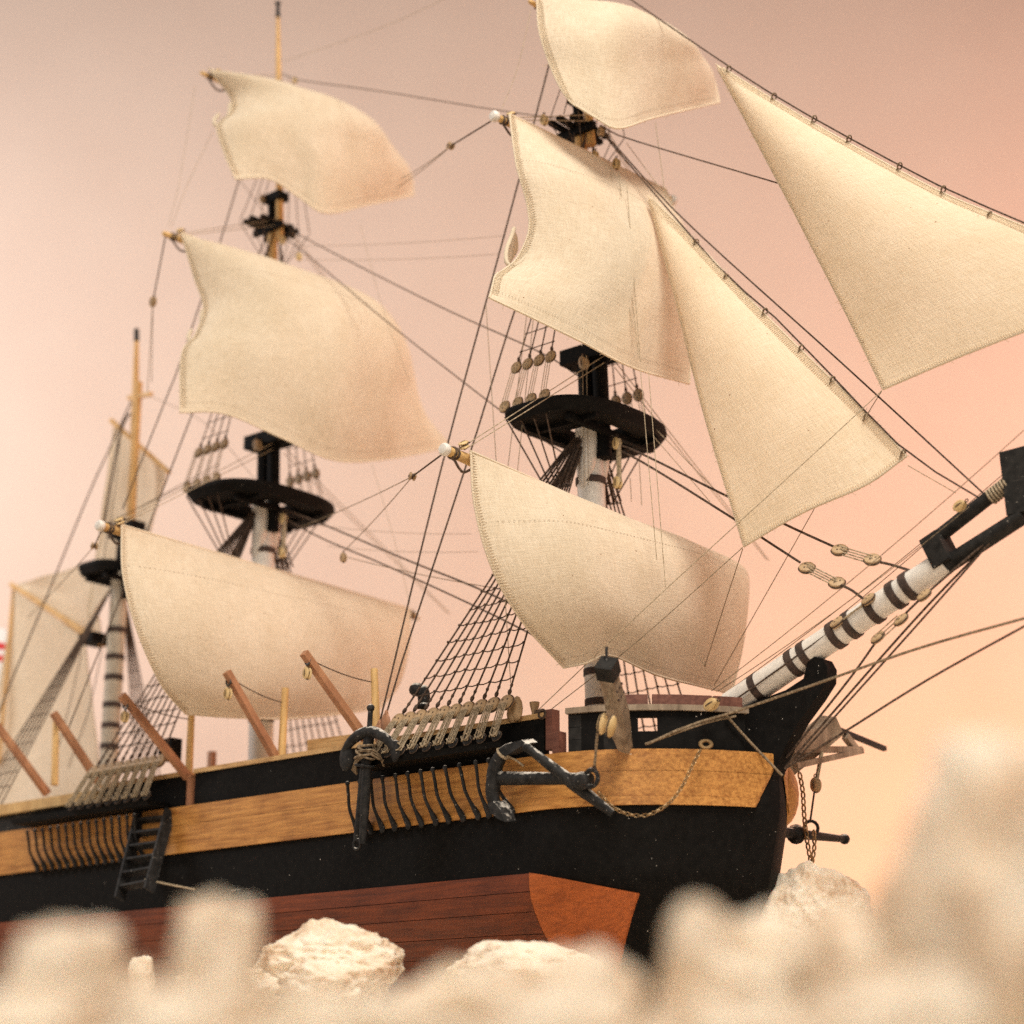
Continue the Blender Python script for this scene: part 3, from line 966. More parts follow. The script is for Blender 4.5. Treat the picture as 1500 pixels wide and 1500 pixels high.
# fore-and-aft sails set on stays
def stay_sail(label, luff, leech, foot, belly, seed, mat='jibcloth', n=40, hanks=0, stay=None):
    """luff head->tack, leech head->clew, foot clew->tack, as (u, v, y)"""
    cv = lambda L: [AY(*p) for p in L]
    Lu, Le, Fo = crom(cv(luff), n), crom(cv(leech), n), crom(cv(foot), n)
    P = np.zeros((n, n, 3))
    for i in range(n):
        t = i / (n - 1)
        for j in range(n):
            s = j / (n - 1)
            base = Le[i] * (1 - s) + Lu[i] * s
            k = Fo[j] - (Fo[0] * (1 - s) + Fo[-1] * s)
            P[i, j] = base + k * t ** 3
            P[i, j, 1] += belly * 4 * s * (1 - s) * math.sin(math.pi * min(1, t * .9)) + .07 * mnoise.noise(Vector((s * 3 * t + seed, t * 4, seed)))
    o = place('sail', sail_mesh(P, mat), SHIP, label=label)
    hem(o, P[1:, 0], P[1:, 3], gap=.10, depth=.22, fray=5.0, normal=A(0, -1, 0))
    hem(o, P[1:, -1], P[1:, -4], gap=.11, depth=.36, fray=5.0, normal=A(0, -1, 0), r=.05)
    hem(o, P[-1], P[-2], gap=.11, depth=.24, fray=2.5, normal=A(0, -1, 0))
    return o, P
js, JP = stay_sail('outer jib running out of the picture at the upper right',
                   [(1047, 92, 0), (1140, 150, 0), (1240, 208, 0), (1380, 282, 0), (1500, 332, 0), (1688, 418, 0)],
                   [(1047, 92, 0), (1120, 228, -.4), (1210, 400, -.6), (1294, 570, -.6)],
                   [(1294, 570, -.6), (1400, 528, -.6), (1500, 490, -.5), (1688, 418, 0)], -.8, 2.0)
ss, SP = stay_sail('fore topmast staysail, triangular, in front of the fore mast',
                   [(948, 284, 0), (1010, 345, 0), (1100, 440, 0), (1200, 538, 0), (1270, 606, 0), (1328, 668, 0)],
                   [(948, 284, 0), (985, 420, -.5), (1030, 600, -.8), (1090, 800, -.8)],
                   [(1090, 800, -.8), (1180, 752, -.6), (1270, 712, -.4), (1328, 668, 0)], -.7, 5.0)
for prt, L in ((js, ((1070, 98), (1136, 138), (1195, 171), (1246, 200), (1320, 240), (1384, 274), (1452, 312))),
               (ss, ((1022, 352), (1066, 403), (1123, 453), (1176, 507), (1222, 553), (1271, 607), (1325, 661)))):
    for (u, v) in L:
        m = MB(); c_ = AY(u - 2, v + 3, -.05)
        m.torus(c_, frame_from(A(1, .2, -.8)), .14, .03, 10, 5, sx=1.5); m.tube([c_ + A(.05, -.1, .1), c_ + A(-.12, -.12, -.22)], .03, 4); m.tube([c_ + A(.05, -.1, .1), c_ + A(.16, -.14, .02)], .025, 4)
        m.build('hank', 'hemp_rope', prt)
# mizzen sails, far and blurred
def flat_sail(label, quad, y, belly, seed, name='sail'):
    (a, b, c, d) = [AY(u, v, y) for u, v in quad]
    P = coons([a, b], [d, c], [a, d], [b, c], 24)
    for i in range(24):
        for j in range(24):
            t, s = i / 23, j / 23
            P[i, j, 1] += belly * 4 * s * (1 - s) * math.sin(math.pi * t) + .15 * mnoise.noise(Vector((s * 4 + seed, t * 4, seed)))
    o = place(name, sail_mesh(P, 'sailcloth'), SHIP, label=label)
    hem(o, P[0], P[2], stitches=False); hem(o, P[-1], P[-3], stitches=False); hem(o, P[:, 0], P[:, 2], stitches=False); hem(o, P[:, -1], P[:, -3], stitches=False)
    return o
flat_sail('mizzen topsail behind the mizzen mast', [(168, 622), (243, 690), (214, 800), (128, 905)], 1.0, .8, 3.0)
flat_sail('gaff sail above the mizzen gaff', [(26, 856), (132, 826), (150, 940), (112, 926)], 1.6, .5, 6.0)
flat_sail('spanker below the mizzen gaff, at the left edge', [(22, 866), (124, 936), (150, 1170), (-30, 1190)], .9, 1.0, 8.0)
m = MB(); spar(m, AY(163, 616, .8), AY(248, 692, .8), .16, .14, 8); m.build('mizzen_yard', 'mast_wood', SHIP)
m = MB(); spar(m, AY(16, 856, .7), AY(150, 944, .7), .15, .22, 8); gaff = m.build('gaff', 'mast_wood', SHIP)
m = MB(); m.box(AY(140, 937, .4), (1.3, 1.5, .6)); m.build('gaff_jaws', 'black_paint', gaff)
m = MB(); spar(m, AY(20, 860, .9), AY(-2, 1120, .9), .12, .12, 8); m.build('ensign_staff', 'mast_wood', SHIP)

# ensign at the stern, only its inner edge in view
flagm = MB(); flagm.grid([[AY(-60 + 10 * j, 925 + 10 * i + 5 * math.sin(j * .8), 1.2) + A(0, .35 * math.sin(j * .9), 0) for j in range(8)] for i in range(10)])
flag = flagm.build('ensign', 'flag_white', SHIP, label='white ensign with red stripes at the left edge', smooth=3)
for v0, v1 in ((946, 956), (964, 974)):
    mm = MB(); mm.grid([[AY(-60 + 10 * j, v + 5 * math.sin(j * .8), 1.17) + A(0, .35 * math.sin(j * .9), 0) for j in range(8)] for v in (v0, v1)])
    mm.build('stripe', 'flag_red', flag, smooth=3)

# ---- standing rigging with deadeyes, lanyards, ratlines
YO = 6.9
def shroud_gang(mx, ztop, ups, sg, rows, chan, mast_r=.45, lowz=-2.3):
    """ups: upper deadeye positions along x; sg side"""
    tops, bots, lows = [], [], []
    for i, x in enumerate(ups):
        T = A(mx(ztop) - .35 + .07 * i, sg * (.35 + .06 * i), ztop - .05 * i)
        Bp = A(x, sg * YO, -.9)
        d = Bp - T
        Lw = Bp + d * ((lowz + .9) / d[2])
        tops.append(T); bots.append(Bp); lows.append(Lw)
        rope('shroud', [T, Bp + unit(T - Bp) * .45], .045, seg=3)
        z = unit(T - Bp); y = unit(A(0, sg, 0) - z * (sg * z[1])); xx = np.cross(y, z)
        place('deadeye', DEAD, SHIP, mat4(Bp, (xx, -y, z)) if False else mat4(Bp, (A(1, 0, 0) - z * z[0], unit(np.cross(z, A(1, 0, 0))), z)))
        m = MB(); m.ball(Bp + z * .55, (.09, .09, .16), (xx, y, z), 8, 6); m.ball(Bp + z * .9, (.07, .07, .12), (xx, y, z), 8, 6)
        m.build('seizing', 'dark_rope', SHIP)
        place('lower_deadeye', DEADB, SHIP, mat4(Lw, (A(1, 0, 0) - z * z[0], unit(np.cross(z, A(1, 0, 0))), z), .66))
        m = MB()
        for k, o in enumerate((-.22, -.12, -.02, .08, .18)):
            a = Bp + A(o, sg * .17, 0) - z * .05; b = Lw + A(o + rnd.uniform(-.05, .05), sg * .17, 0) + z * .1
            m.tube([a, a - z * .3 + A(0, sg * .03, 0), b - z * .15], .032, 5)
        m.tube(crom([Lw + A(-.2, sg * .2, .15), Lw + A(0, sg * .28, -.02), Lw + A(.2, sg * .2, .15), Lw + A(.05, sg * .28, .3)], 10), .035, 5)
        m.build('lanyard', 'tan_rope', SHIP, smooth=1.2)
    # channel board and chain plates
    m = MB(); x0, x1 = chan
    m.hexa([A(x0, sg * 6.2, lowz - .45), A(x1, sg * 6.2, lowz - .45), A(x1, sg * 7.55, lowz - .45), A(x0, sg * 7.55, lowz - .45),
            A(x0, sg * 6.2, lowz - .2), A(x1, sg * 6.2, lowz - .2), A(x1, sg * 7.6, lowz - .2), A(x0, sg * 7.6, lowz - .2)])
    m.build('channel', 'black_paint', SHIP)
    # ratlines
    for z in rows:
        pts = []
        for T, Bp in zip(tops, bots):
            t = (z - Bp[2]) / (T[2] - Bp[2])
            pts.append(Bp + (T - Bp) * t + A(0, sg * .04, rnd.uniform(-.05, .05)))
        m = MB()
        path = []
        for i in range(len(pts) - 1):
            path += [pts[i], (pts[i] + pts[i + 1]) / 2 - A(0, 0, .05)]
        path.append(pts[-1])
        path = [pts[0] + (pts[0] - pts[1]) * .12] + path + [pts[-1] + (pts[-1] - pts[-2]) * .12]
        m.tube(path, .03, 5)
        for p in pts: m.ball(p, .062, None, 6, 4)
        m.build('ratline', 'dark_rope', SHIP, smooth=1.2)
    return bots, lows
FUP = [AY(u, v, -YO)[0] for u, v in ((583, 1052), (599, 1048), (616, 1045), (633, 1043), (650, 1042), (667, 1038), (685, 1034), (704, 1031), (722, 1027), (742, 1023))]
MUP = [AY(u, 1112, -YO)[0] for u in (138, 150, 162, 174, 186, 198, 210, 222, 235)]
for sg in (-1, 1):
    shroud_gang(FMX, 12.6, FUP, sg, np.arange(0.25, 11.0, .82), (-7.9, .6), lowz=-2.42)
    shroud_gang(MMX, 13.4, MUP, sg, np.arange(0.3, 11.5, .85), (-33.5, -22.3), lowz=-2.7)
    # mizzen shrouds
    for k in range(6):
        rope('shroud', [A(-35.6, sg * .3, 11.8), A(-39.8 + k * .55, sg * 5.9, -1.6)], .045, seg=3)
    for z in np.arange(-.5, 10.5, .85):
        t = (z + 1.6) / 13.4
        a = A(-39.8, sg * 5.9, -1.6); b = A(-37.05, sg * 5.9, -1.6); T = A(-35.6, sg * .3, 11.8)
        rope('ratline', [a + (T - a) * t, b + (T - b) * t], .03, seg=3)
# chain plates on the starboard and port strake
def chain_plates(pix, sg, zt=-2.85, zb=-5.62):
    for u0, v0, u1, v1 in pix:
        a = AY(u0, v0, -7.3); b = AY(u1, v1, -6.52)
        a, b = a * A(1, -sg, 1), b * A(1, -sg, 1)
        mid = a * .45 + b * .55 + A(-.10, sg * .10, -.05)
        m = MB(); m.tube(crom([a, a * .75 + b * .25 + A(-.08, sg * .02, 0), mid, b], 12), [.075] * 8 + [.08, .10, .13, .14], 8)
        m.ball(b + A(.03, sg * .02, -.08), (.16, .10, .17)); m.ball(a, (.12, .1, .12))
        m.build('chain_plate', 'black_iron', SHIP, smooth=1.2)
fc = []
for u0, u1 in ((509, 524), (527, 543), (543, 560), (560, 578), (579, 598), (597, 617), (616, 638), (634, 657), (652, 678), (673, 700), (697, 716), (716, 750)):
    v0 = 1148 - (u0 - 520) * .163; v1 = 1218 - (u1 - 520) * .135
    fc.append((u0, v0 - 2, u1, v1))
chain_plates(fc, -1); chain_plates(fc, 1)
mc = []
for k in range(15):
    u0 = 40 + 11.2 * k; u1 = u0 + 15 - k * .2
    mc.append((u0, 1219 - (u0 - 40) * .155, u1, 1273 - (u1 - 40) * .115))
chain_plates(mc, -1); chain_plates(mc, 1)

# topmast shrouds with deadeyes on the tops and futtock shrouds below
def topmast_gang(mx, ztop, zxt, sg, hw, r):
    tx = r * 1.25
    tops, bots = [], []
    for k in range(4):
        x = mx(ztop) - 1.9 + k * .80
        low = A(x, sg * (hw - .25), ztop + .55)
        T = A(mx(zxt) + tx, sg * .25, zxt - .3)
        up = low + unit(T - low) * 2.1
        z = unit(T - low)
        for p, me in ((low, DEAD), (up, DEAD)):
            place('deadeye', me, SHIP, mat4(p, (A(1, 0, 0) - z * z[0], unit(np.cross(z, A(1, 0, 0))), z), .82))
        m = MB()
        for o in (-.14, 0, .14): m.tube([up + A(o, sg * .12, 0), low + A(o, sg * .12, 0)], .024, 4)
        m.build('lanyard', 'tan_rope', SHIP, smooth=1.2)
        rope('topmast_shroud', [up + z * .3, T], .035, seg=3)
        m = MB(); m.ball(up + z * .42, (.08, .08, .16), None, 8, 6); m.build('seizing', 'dark_rope', SHIP)
        rope('futtock_shroud', [low - A(0, 0, .5), A(mx(ztop) - 1.2 + .35 * k, sg * (1.6 + .1 * k), ztop - 3.2)], .04, seg=3)
        tops.append(T); bots.append(up)
    for z in np.arange(ztop + 3.4, zxt - 1.5, .95):
        pts = [b + (T - b) * ((z - b[2]) / (T[2] - b[2])) for T, b in zip(tops, bots)]
        m = MB(); m.tube([pts[0] + (pts[0] - pts[1]) * .15] + pts + [pts[-1] + (pts[-1] - pts[-2]) * .15], .026, 5)
        for p in pts: m.ball(p, .05, None, 6, 4)
        m.build('ratline', 'dark_rope', SHIP, smooth=1.2)
    for k in range(3):
        rope('topgallant_shroud', [A(mx(zxt) + tx - 1.0 + k * .9, sg * 1.85, zxt + .2), A(mx(zxt) + tx + .6, sg * .2, zxt + 7.5)], .026, seg=3)
        rope('futtock_shroud', [A(mx(zxt) + tx - 1.0 + k * .9, sg * 1.85, zxt + .1), A(mx(zxt) + tx, sg * .35, zxt - 2.6)], .026, seg=3)
for sg in (-1, 1):
    topmast_gang(FMX, 13.3, 28.9, sg, 4.1, FORE_R)
    topmast_gang(MMX, 14.1, 30.6, sg, 4.1, .64)
# bundle of shroud loops round the lower mastheads
for mx, zt in ((FMX, 13.3), (MMX, 14.1)):
    for sg in (-1, 1):
        for k in range(7):
            a = A(mx(zt) - .5 + .12 * k, sg * (.35 + .04 * k), zt - .3)
            b = A(mx(zt) - 1.9 + .36 * k, sg * (1.95 + .02 * k), zt - 3.1)
            rope('shroud_loop', [a, b], .055, seg=3)
    for k, zz in enumerate((zt - 1.1, zt - 3.0)):
        block(A(mx(zt) + 1.75, -.1, zz), (0, 0, 1), .85, BLKP)
    rope('halyard', [A(mx(zt) + 1.85, -.1, zt - .9), A(mx(zt) + 1.85, -.1, zt - 3.0)], .12, 'tan_rope', seg=3)

# ---- stays
def px_rope(name, pts, r=.03, mat='dark_rope', sag=0.0, label=None):
    return rope(name, [AY(*p) for p in pts], r, mat, sag=sag, label=label)
px_rope('jib_stay', [(880, -34, 0), (925, 0, 0), (1066, 96, 0), (1140, 143, 0), (1240, 200, 0), (1380, 274, 0), (1500, 326, 0), (1690, 408, 0)], .038)
px_rope('fore_topmast_stay', [(878, 190, 0), (945, 268, 0), (1063, 402, 0), (1122, 452, 0), (1222, 554, 0), (1326, 660, 0), (1432, 728, 0)], .04)
px_rope('fore_topmast_stay', [(886, 196, .3), (1000, 320, .3), (1220, 520, .3), (1340, 630, .3), (1445, 727, .3)], .04)
px_rope('jib_stay', [(880, 185, 0), (920, 203, 0), (1122, 263, 0), (1300, 316, .8)], .036)
px_rope('fore_stay', [(868, 640, 0), (925, 658, 0), (1047, 718, .2), (1156, 771, .2), (1222, 801, .2)], .055)
px_rope('fore_stay', [(868, 648, 0), (925, 668, 0), (1062, 752, -.2), (1118, 789, -.2), (1172, 824, -.2)], .055)
px_rope('stay_collar', [(1282, 822, .2), (1305, 827, .2), (1334, 836, .1)], .06)
px_rope('stay_collar', [(1232, 857, -.2), (1248, 865, -.2), (1268, 880, 0)], .06)
_hx = unit(AY(1278, 820) - AY(1222, 801)); _hy = unit(A(.15, .62, -.78) - _hx * (_hx @ A(.15, .62, -.78)))
hfr = (_hx, _hy, np.cross(_hx, _hy))
for (u, v) in ((1230, 806), (1278, 820), (1182, 832), (1226, 854)):
    place('stay_deadeye', DEAD, SHIP, mat4(AY(u, v, -.1), hfr, .95))
for a, b in (((1230, 806), (1278, 820)), ((1182, 832), (1226, 854))):
    m = MB()
    for o in (-6, -2, 2, 6): m.tube([AY(a[0], a[1] + o, -.25), AY(b[0], b[1] + o, -.25)], .03, 4)
    m.build('lanyard', 'tan_rope', SHIP)
# hearts lashed on top of and under the bowsprit
for (u, v) in ((1226, 912), (1272, 878), (1286, 934), (1320, 908), (1354, 872)):
    place('bowsprit_deadeye', DEAD, SHIP, mat4(AY(u, v, -.55), (bd, unit(A(.2, .7, -.7) - bd * (bd @ A(.2, .7, -.7))), np.cross(bd, unit(A(.2, .7, -.7) - bd * (bd @ A(.2, .7, -.7))))), .9))
px_rope('lanyard', [(1226, 914, -.6), (1272, 880, -.6)], .05, 'tan_rope')
m = MB()
for o in (-5, 0, 5): m.tube([AY(1288 + o * .7, 932 + o * .7, -.7), AY(1318 + o * .7, 905 + o * .7, -.7)], .03, 4)
m.build('lanyard', 'tan_rope', SHIP)
px_rope('bobstay', [(1152, 1110, 0), (1240, 1000, -.2), (1282, 942, -.4)], .05)
px_rope('bobstay', [(1322, 903, -.5), (1352, 874, -.5), (1420, 815, -.3), (1480, 765, 0)], .05)
px_rope('bobstay', [(1150, 1124, 0), (1345, 902, 0), (1470, 775, 0)], .05)
px_rope('bobstay', [(1158, 1122, -.3), (1350, 908, -.3), (1482, 758, -.1)], .045)
px_rope('head_rope', [(948, 1090, -5.2), (1010, 1062, -4.2), (1065, 1046, -2.6), (1200, 1000, -1.6), (1350, 948, -1.2), (1510, 903, -1)], .06, 'hemp_rope')
px_rope('head_rope', [(945, 1090, -5.2), (1000, 1070, -4.3), (1040, 1057, -3.2), (1078, 1049, -2.2)], .055, 'hemp_rope')
px_rope('head_rope', [(1150, 1126, -.5), (1240, 1070, -.8), (1360, 995, -.8), (1510, 912, -.8)], .05)
px_rope('head_rope', [(1064, 1048, -2.2), (1100, 1088, -1.3), (1146, 1136, -.6)], .06, 'hemp_rope')
block(AY(1042, 1032, -3.2), bd, .95, BLKP)
px_rope('bowsprit_line', [(1268, 885, -.4), (1230, 915, -.5), (1090, 1016, -.8), (1030, 1052, -2.2)], .04)
# thin lines along the bowsprit
for (p, q) in (((1042, 1012, -1.5), (1500, 630, -.9)), ((1052, 1012, -1.2), (1420, 742, -.8)), ((1064, 1014, .6), (1500, 668, .6)), ((1078, 1016, .9), (1410, 748, .6))):
    px_rope('running_line', [p, q], .018, 'hemp_rope', sag=.25)
px_rope('running_line', [(1330, 682, 0), (1400, 722, 0)], .02, 'tan_rope')
# jib and staysail sheets
px_rope('jib_sheet', [(1292, 572, -.7), (1180, 676, -2.4), (955, 882, -4.5), (776, 1052, -6)], .02, 'tan_rope')
px_rope('jib_sheet', [(1292, 572, .2), (1272, 604, .6), (1180, 768, 2.2), (1046, 1004, 4)], .02, 'hemp_rope')
px_rope('staysail_sheet', [(1088, 802, -.9), (933, 940, -3.4), (796, 1048, -6)], .02, 'hemp_rope')
px_rope('staysail_sheet', [(1088, 804, -.8), (1060, 890, 1.0), (1026, 996, 3.2)], .02, 'hemp_rope')
# backstays of the fore mast
px_rope('backstay', [(838, -40, -.2), (803, 100, -1.2), (742, 332, -2.8), (648, 680, -4.8), (556, 1060, -6.7)], .045)
px_rope('backstay', [(850, 172, -.3), (753, 458, -2.6), (690, 660, -4.2), (595, 950, -6.1), (566, 1046, -6.7)], .045)
for u, v in ((556, 1062), (566, 1048)):
    m = MB(); m.ball(AY(u - 1, v + 12, -6.8), (.28, .14, .5)); m.ball(AY(u, v - 2, -6.8), (.1, .1, .2)); m.build('backstay_deadeye', 'davit_wood', SHIP)
# main stays and lines between the masts
px_rope('main_topmast_stay', [(408, 320, 0), (440, 345, 0), (640, 447, 0), (790, 515, 0), (846, 550, 0)], .036)
px_rope('main_topmast_stay', [(412, 345, 0), (446, 370, 0), (565, 470, 0), (660, 545, 0), (748, 612, 0), (850, 680, 0)], .036)
px_rope('main_topgallant_stay', [(412, 108, 0), (430, 116, 0), (560, 134, 0), (720, 160, 0), (850, 178, 0)], .03)
px_rope('main_royal_stay', [(416, 90, .3), (560, 40, .3), (660, -6, .3)], .014, 'tan_rope')
px_rope('main_stay', [(400, 740, 0), (478, 770, 0), (600, 822, 0), (700, 862, 0), (848, 932, 0)], .05)
px_rope('main_stay', [(400, 750, 0), (470, 788, 0), (560, 826, 0), (700, 890, 0), (800, 940, 0)], .045)
for (a, b, r_) in (((500, 814, -2), (770, 868, -2), .02), ((470, 770, 1), (690, 782, 1), .012), ((480, 800, 1), (700, 808, 1), .012), ((440, 360, 1), (740, 345, 1), .012), ((445, 380, 1), (730, 372, 1), .012)):
    px_rope('running_line', [a, b], r_, 'hemp_rope', sag=.15)
px_rope('buntline', [(528, 330, .5), (560, 450, .5), (600, 560, .6)], .012, 'tan_rope')
px_rope('buntline', [(545, 680, 1), (580, 800, 1), (600, 885, 1)], .012, 'tan_rope')
# braces: pendant, block, two falls
def brace(tip, blk, falls, yb, r=.04, me=None):
    B = AY(blk[0], blk[1], yb)
    d = unit(tip - B)
    rope('brace_pendant', [tip, B + d * .35], r)
    block(B, d, .8, me or BLK)
    for f in falls: rope('brace', [B, AY(*f)], .022, 'hemp_rope', sag=.1)
brace(FTs, (660, 214), ((588, 262, -.6), (583, 274, -.3)), -4.0)
brace(FYs, (604, 698), ((440, 772, -.5), (505, 806, -2.5)), -8)
block(AY(503, 817, -2.6), (0, 0, 1), .7)
brace(MYs + A(0, 0, -.1), (138, 800), ((40, 905, -4),), -11, .03)
brace(MTs, (224, 442), ((222, 560, -5.5), (216, 575, -5.5)), -6.6)
px_rope('brace', [(286, 125, -5.5), (262, 270, -6.2), (246, 332, -6.6)], .014, 'tan_rope')
px_rope('brace', [(312, 192, -5), (275, 270, -6), (250, 335, -6.4)], .014, 'tan_rope')
px_rope('brace', [(778, 15, -4), (758, 100, -5), (735, 160, -6)], .014, 'tan_rope')
# lifts
for (a, q) in ((FTs, A(.3, -.3, 29.5)), (FGs, A(.3, -.2, 36.5)), (MTs, A(-22.6, -.3, 31.0)), (MGs, A(-22.8, -.2, 40.3)), (FYs, A(.8, -.4, 16.6)), (MYs, A(-22.2, -.4, 17.4))):
    for k in (0, 1):
        rope('lift', [a + A(0, .8 + .25 * k, .3), q + A(0, 0, -.35 * k)], .022, 'tan_rope')
        rope('lift', [a * A(1, -1, 1) + A(0, -.8 - .25 * k, .3), q * A(1, -1, 1) + A(0, 0, -.35 * k)], .022, 'tan_rope')
block(AY(855, 532, -.8), (-.2, 0, 1), .95)
block(AY(377, 652, -.8), (-.2, 0, 1), .95)
block(AY(797, 176, -2.5), (0, 0, 1), .8, BLKP); block(AY(880, 193, -.6), (0, 0, 1), .7); block(AY(903, 240, -.4), (0, 0, 1), .8, BLKP)
block(AY(872, 228, -.5), (0, 0, 1), .7, BLKP); block(AY(432, 118, 0), (0, 0, 1), .55, BLKP); block(AY(438, 376, -.3), (0, 0, 1), .7, BLKP)
block(AY(414, 352, -.5), (0, 0, 1), .7, BLKP); block(AY(384, 292, -.5), (0, 0, 1), .7); block(AY(566, 466, 6.0), (0, 0, 1), .7)
# long thin lines in front of the fore sails
for (p, q) in (((712, 448, -3.5), (748, 1000, -5.2)), ((772, 458, -3), (742, 700, -3.6)), ((782, 460, -3), (758, 690, -3.5)), ((938, 540, -2.5), (962, 820, -3)), ((950, 545, -2.4), (975, 860, -3)), ((853, 520, -1.1), (856, 715, -1.1)), ((859, 520, -1.1), (862, 712, -1.1)),
               ((894, 245, -1.8), (926, 480, -2.4)), ((906, 250, -1.8), (935, 520, -2.4)), ((918, 270, -1.8), (938, 530, -2.4)), ((960, 180, 0), (975, 290, 0)), ((906, 235, 0), (906, 262, 0)), ((918, 210, .4), (985, 300, .4)), ((958, 640, 1.5), (1040, 735, 1.5)), ((962, 630, 1.5), (1050, 720, 1.5)),
               ((923, 700, 2), (925, 735, 2)), ((936, 668, 2), (940, 740, 2))):
    px_rope('running_line', [p, q], .018, 'tan_rope')
# backstays and lines of the main and mizzen masts
px_rope('backstay', [(398, 325, -.3), (350, 262, -.3)], .02)
px_rope('backstay', [(352, 258, -2.6), (320, 362, -3.4), (265, 528, -4.6), (237, 600, -5.1), (180, 745, -6.2)], .04)
px_rope('backstay', [(398, 330, -.3), (340, 460, -2.2), (280, 610, -4.2), (215, 778, -5.6), (95, 1080, -6.6)], .04)
px_rope('mizzen_backstay', [(192, 588, -.3), (165, 648, -1), (133, 717, -1.8), (66, 880, -3.4), (22, 985, -4.3), (-20, 1090, -5)], .05)
px_rope('mizzen_stay', [(215, 578, 0), (300, 620, 0), (372, 700, 0)], .016, 'hemp_rope')
px_rope('mizzen_topmast_shroud', [(190, 605, -.4), (175, 640, -.7), (150, 780, -1.5)], .08)
px_rope('running_line', [(176, 640, -.5), (168, 720, -.8), (150, 830, -1.2)], .03)
px_rope('running_line', [(150, 950, -.5), (130, 1040, -1), (100, 1125, -2)], .03)
px_rope('running_line', [(120, 955, -.5), (100, 1040, -1), (76, 1130, -2)], .03)
px_rope('running_line', [(155, 770, -6), (320, 680, -.8)], .025, 'hemp_rope'); px_rope('running_line', [(160, 765, -6), (315, 690, -.8)], .025, 'hemp_rope')

# ---- davits with blocks, posts and spans
def davit(foot, tip, post, yf=-5.9, blockpx=None, name='davit'):
    Fp = AY(foot[0], foot[1], yf)
    T = AX(tip[0], tip[1], Fp[0] - .3)
    m = MB(); m.bar(Fp - unit(T - Fp) * .6, T, .36, .36, ref=(1, 0, 0), taper=.9)
    d = m.build(name, 'davit_wood', SHIP)
    if blockpx:
        bp = AX(blockpx[0], blockpx[1], Fp[0] - .3)
        block(bp, (0, 0, 1), .8, BLKP, SHIP)
        m = MB(); m.torus(bp + A(0, 0, .55), (A(1, 0, 0), A(0, 0, 1), A(0, 1, 0)), .16, .05, 12, 5); m.build('eye_ring', 'pewter', SHIP)
    if post:
        a, b = AY(post[0], post[2], -5.7), AY(post[1], post[3], -5.7)
        m = MB(); spar(m, a, b, .20, .17, 12); p = m.build('belaying_post', 'post_wood', SHIP)
        rope('davit_span', [T + (Fp - T) * .06, b + (a - b) * .2], .03, 'dark_rope', sag=.15)
davit((532, 1078), (445, 956), (552, 548, 1080, 980), blockpx=(450, 986))
davit((405, 1112), (332, 984), (412, 418, 1118, 1008), blockpx=(334, 1016))
davit((278, 1142), (178, 1018), (276, 281, 1150, 1030), blockpx=(183, 1050))
davit((136, 1132), (78, 1044), (80, 82, 1150, 1050), yf=-5.9)
davit((60, 1150), (-5, 1062), None)
# odd fittings on deck
m = MB(); m.box(AY(252, 1098, -4.6), (.7, .7, 1.1)); m.box(AY(244, 1106, -4.6), (.5, .7, .6)); m.build('bitts', 'black_paint', SHIP)
m = MB(); m.hexa([AY(450, 1101, -5.2), AY(526, 1088, -5.2), AY(526, 1088, -4.4), AY(450, 1101, -4.4), AY(450, 1084, -5.2), AY(526, 1074, -5.2), AY(526, 1074, -4.4), AY(450, 1084, -4.4)]); m.build('spare_plank', 'rail_wood', SHIP)
m = MB(); m.box(AY(310, 1118, 2), (.35, .35, 1.3)); m.build('belaying_post', 'davit_wood', SHIP)
m = MB(); m.lathe(AY(783, 1044, -5.9), (A(1, 0, 0), A(0, 1, 0), A(0, 0, 1)), [(.16, -.3), (.12, 0), (.2, .3), (.22, .45)], 8); m.build('belaying_pin', 'block_wood', SHIP)
m = MB(); m.box(AY(794, 1046, -5.9), (.45, .5, .3)); m.torus(AY(794, 1046, -6.2), (A(1, 0, 0), A(0, 0, 1), A(0, 1, 0)), .18, .06, 12, 5); m.build('rope_coil', 'dark_rope', SHIP)
m = MB(); m.ball(AY(757, 1038, -6.4), (.3, .2, .55)); m.ball(AY(750, 1046, -6.4), (.25, .2, .4)); m.build('spare_block', 'block_wood', SHIP)
# dark capstan-like blob behind the aft shroud
m = MB(); m.ball(AY(610, 1010, -5.6), (.38, .3, .32)); m.ball(AY(621, 1022, -5.6), (.28, .3, .6)); m.ball(AY(618, 1034, -5.8), (.45, .2, .14)); m.build('lashed_block', 'black_iron', SHIP)

# ---- starboard boarding ladder
LT0, LT1 = AY(205, 1191, -6.45), AY(249, 1187, -6.45)
LB0, LB1 = AY(175, 1317, -8.0), AY(217, 1308, -8.0)
m = MB()
nrm = A(0, -1, .35)
m.bar(LT0, LB0, .62, .15, ref=(1, 0, 0)); m.bar(LT1, LB1 * .97 + LT1 * .03, .62, .15, ref=(1, 0, 0))
lad = m.build('boarding_ladder', 'black_iron', SHIP, label='black boarding ladder hanging on the hull side')
for k in range(6):
    t = .10 + k * .155
    m = MB(); a, b = LT0 + (LB0 - LT0) * t, LT1 + (LB1 - LT1) * t
    m.bar(a, b, .10, .55, ref=nrm); m.build('rung', 'black_iron', lad)
px_rope('ladder_stay', [(212, 1288, -7.7), (250, 1296, -7.2), (286, 1303, -6.4)], .05, 'tan_rope')

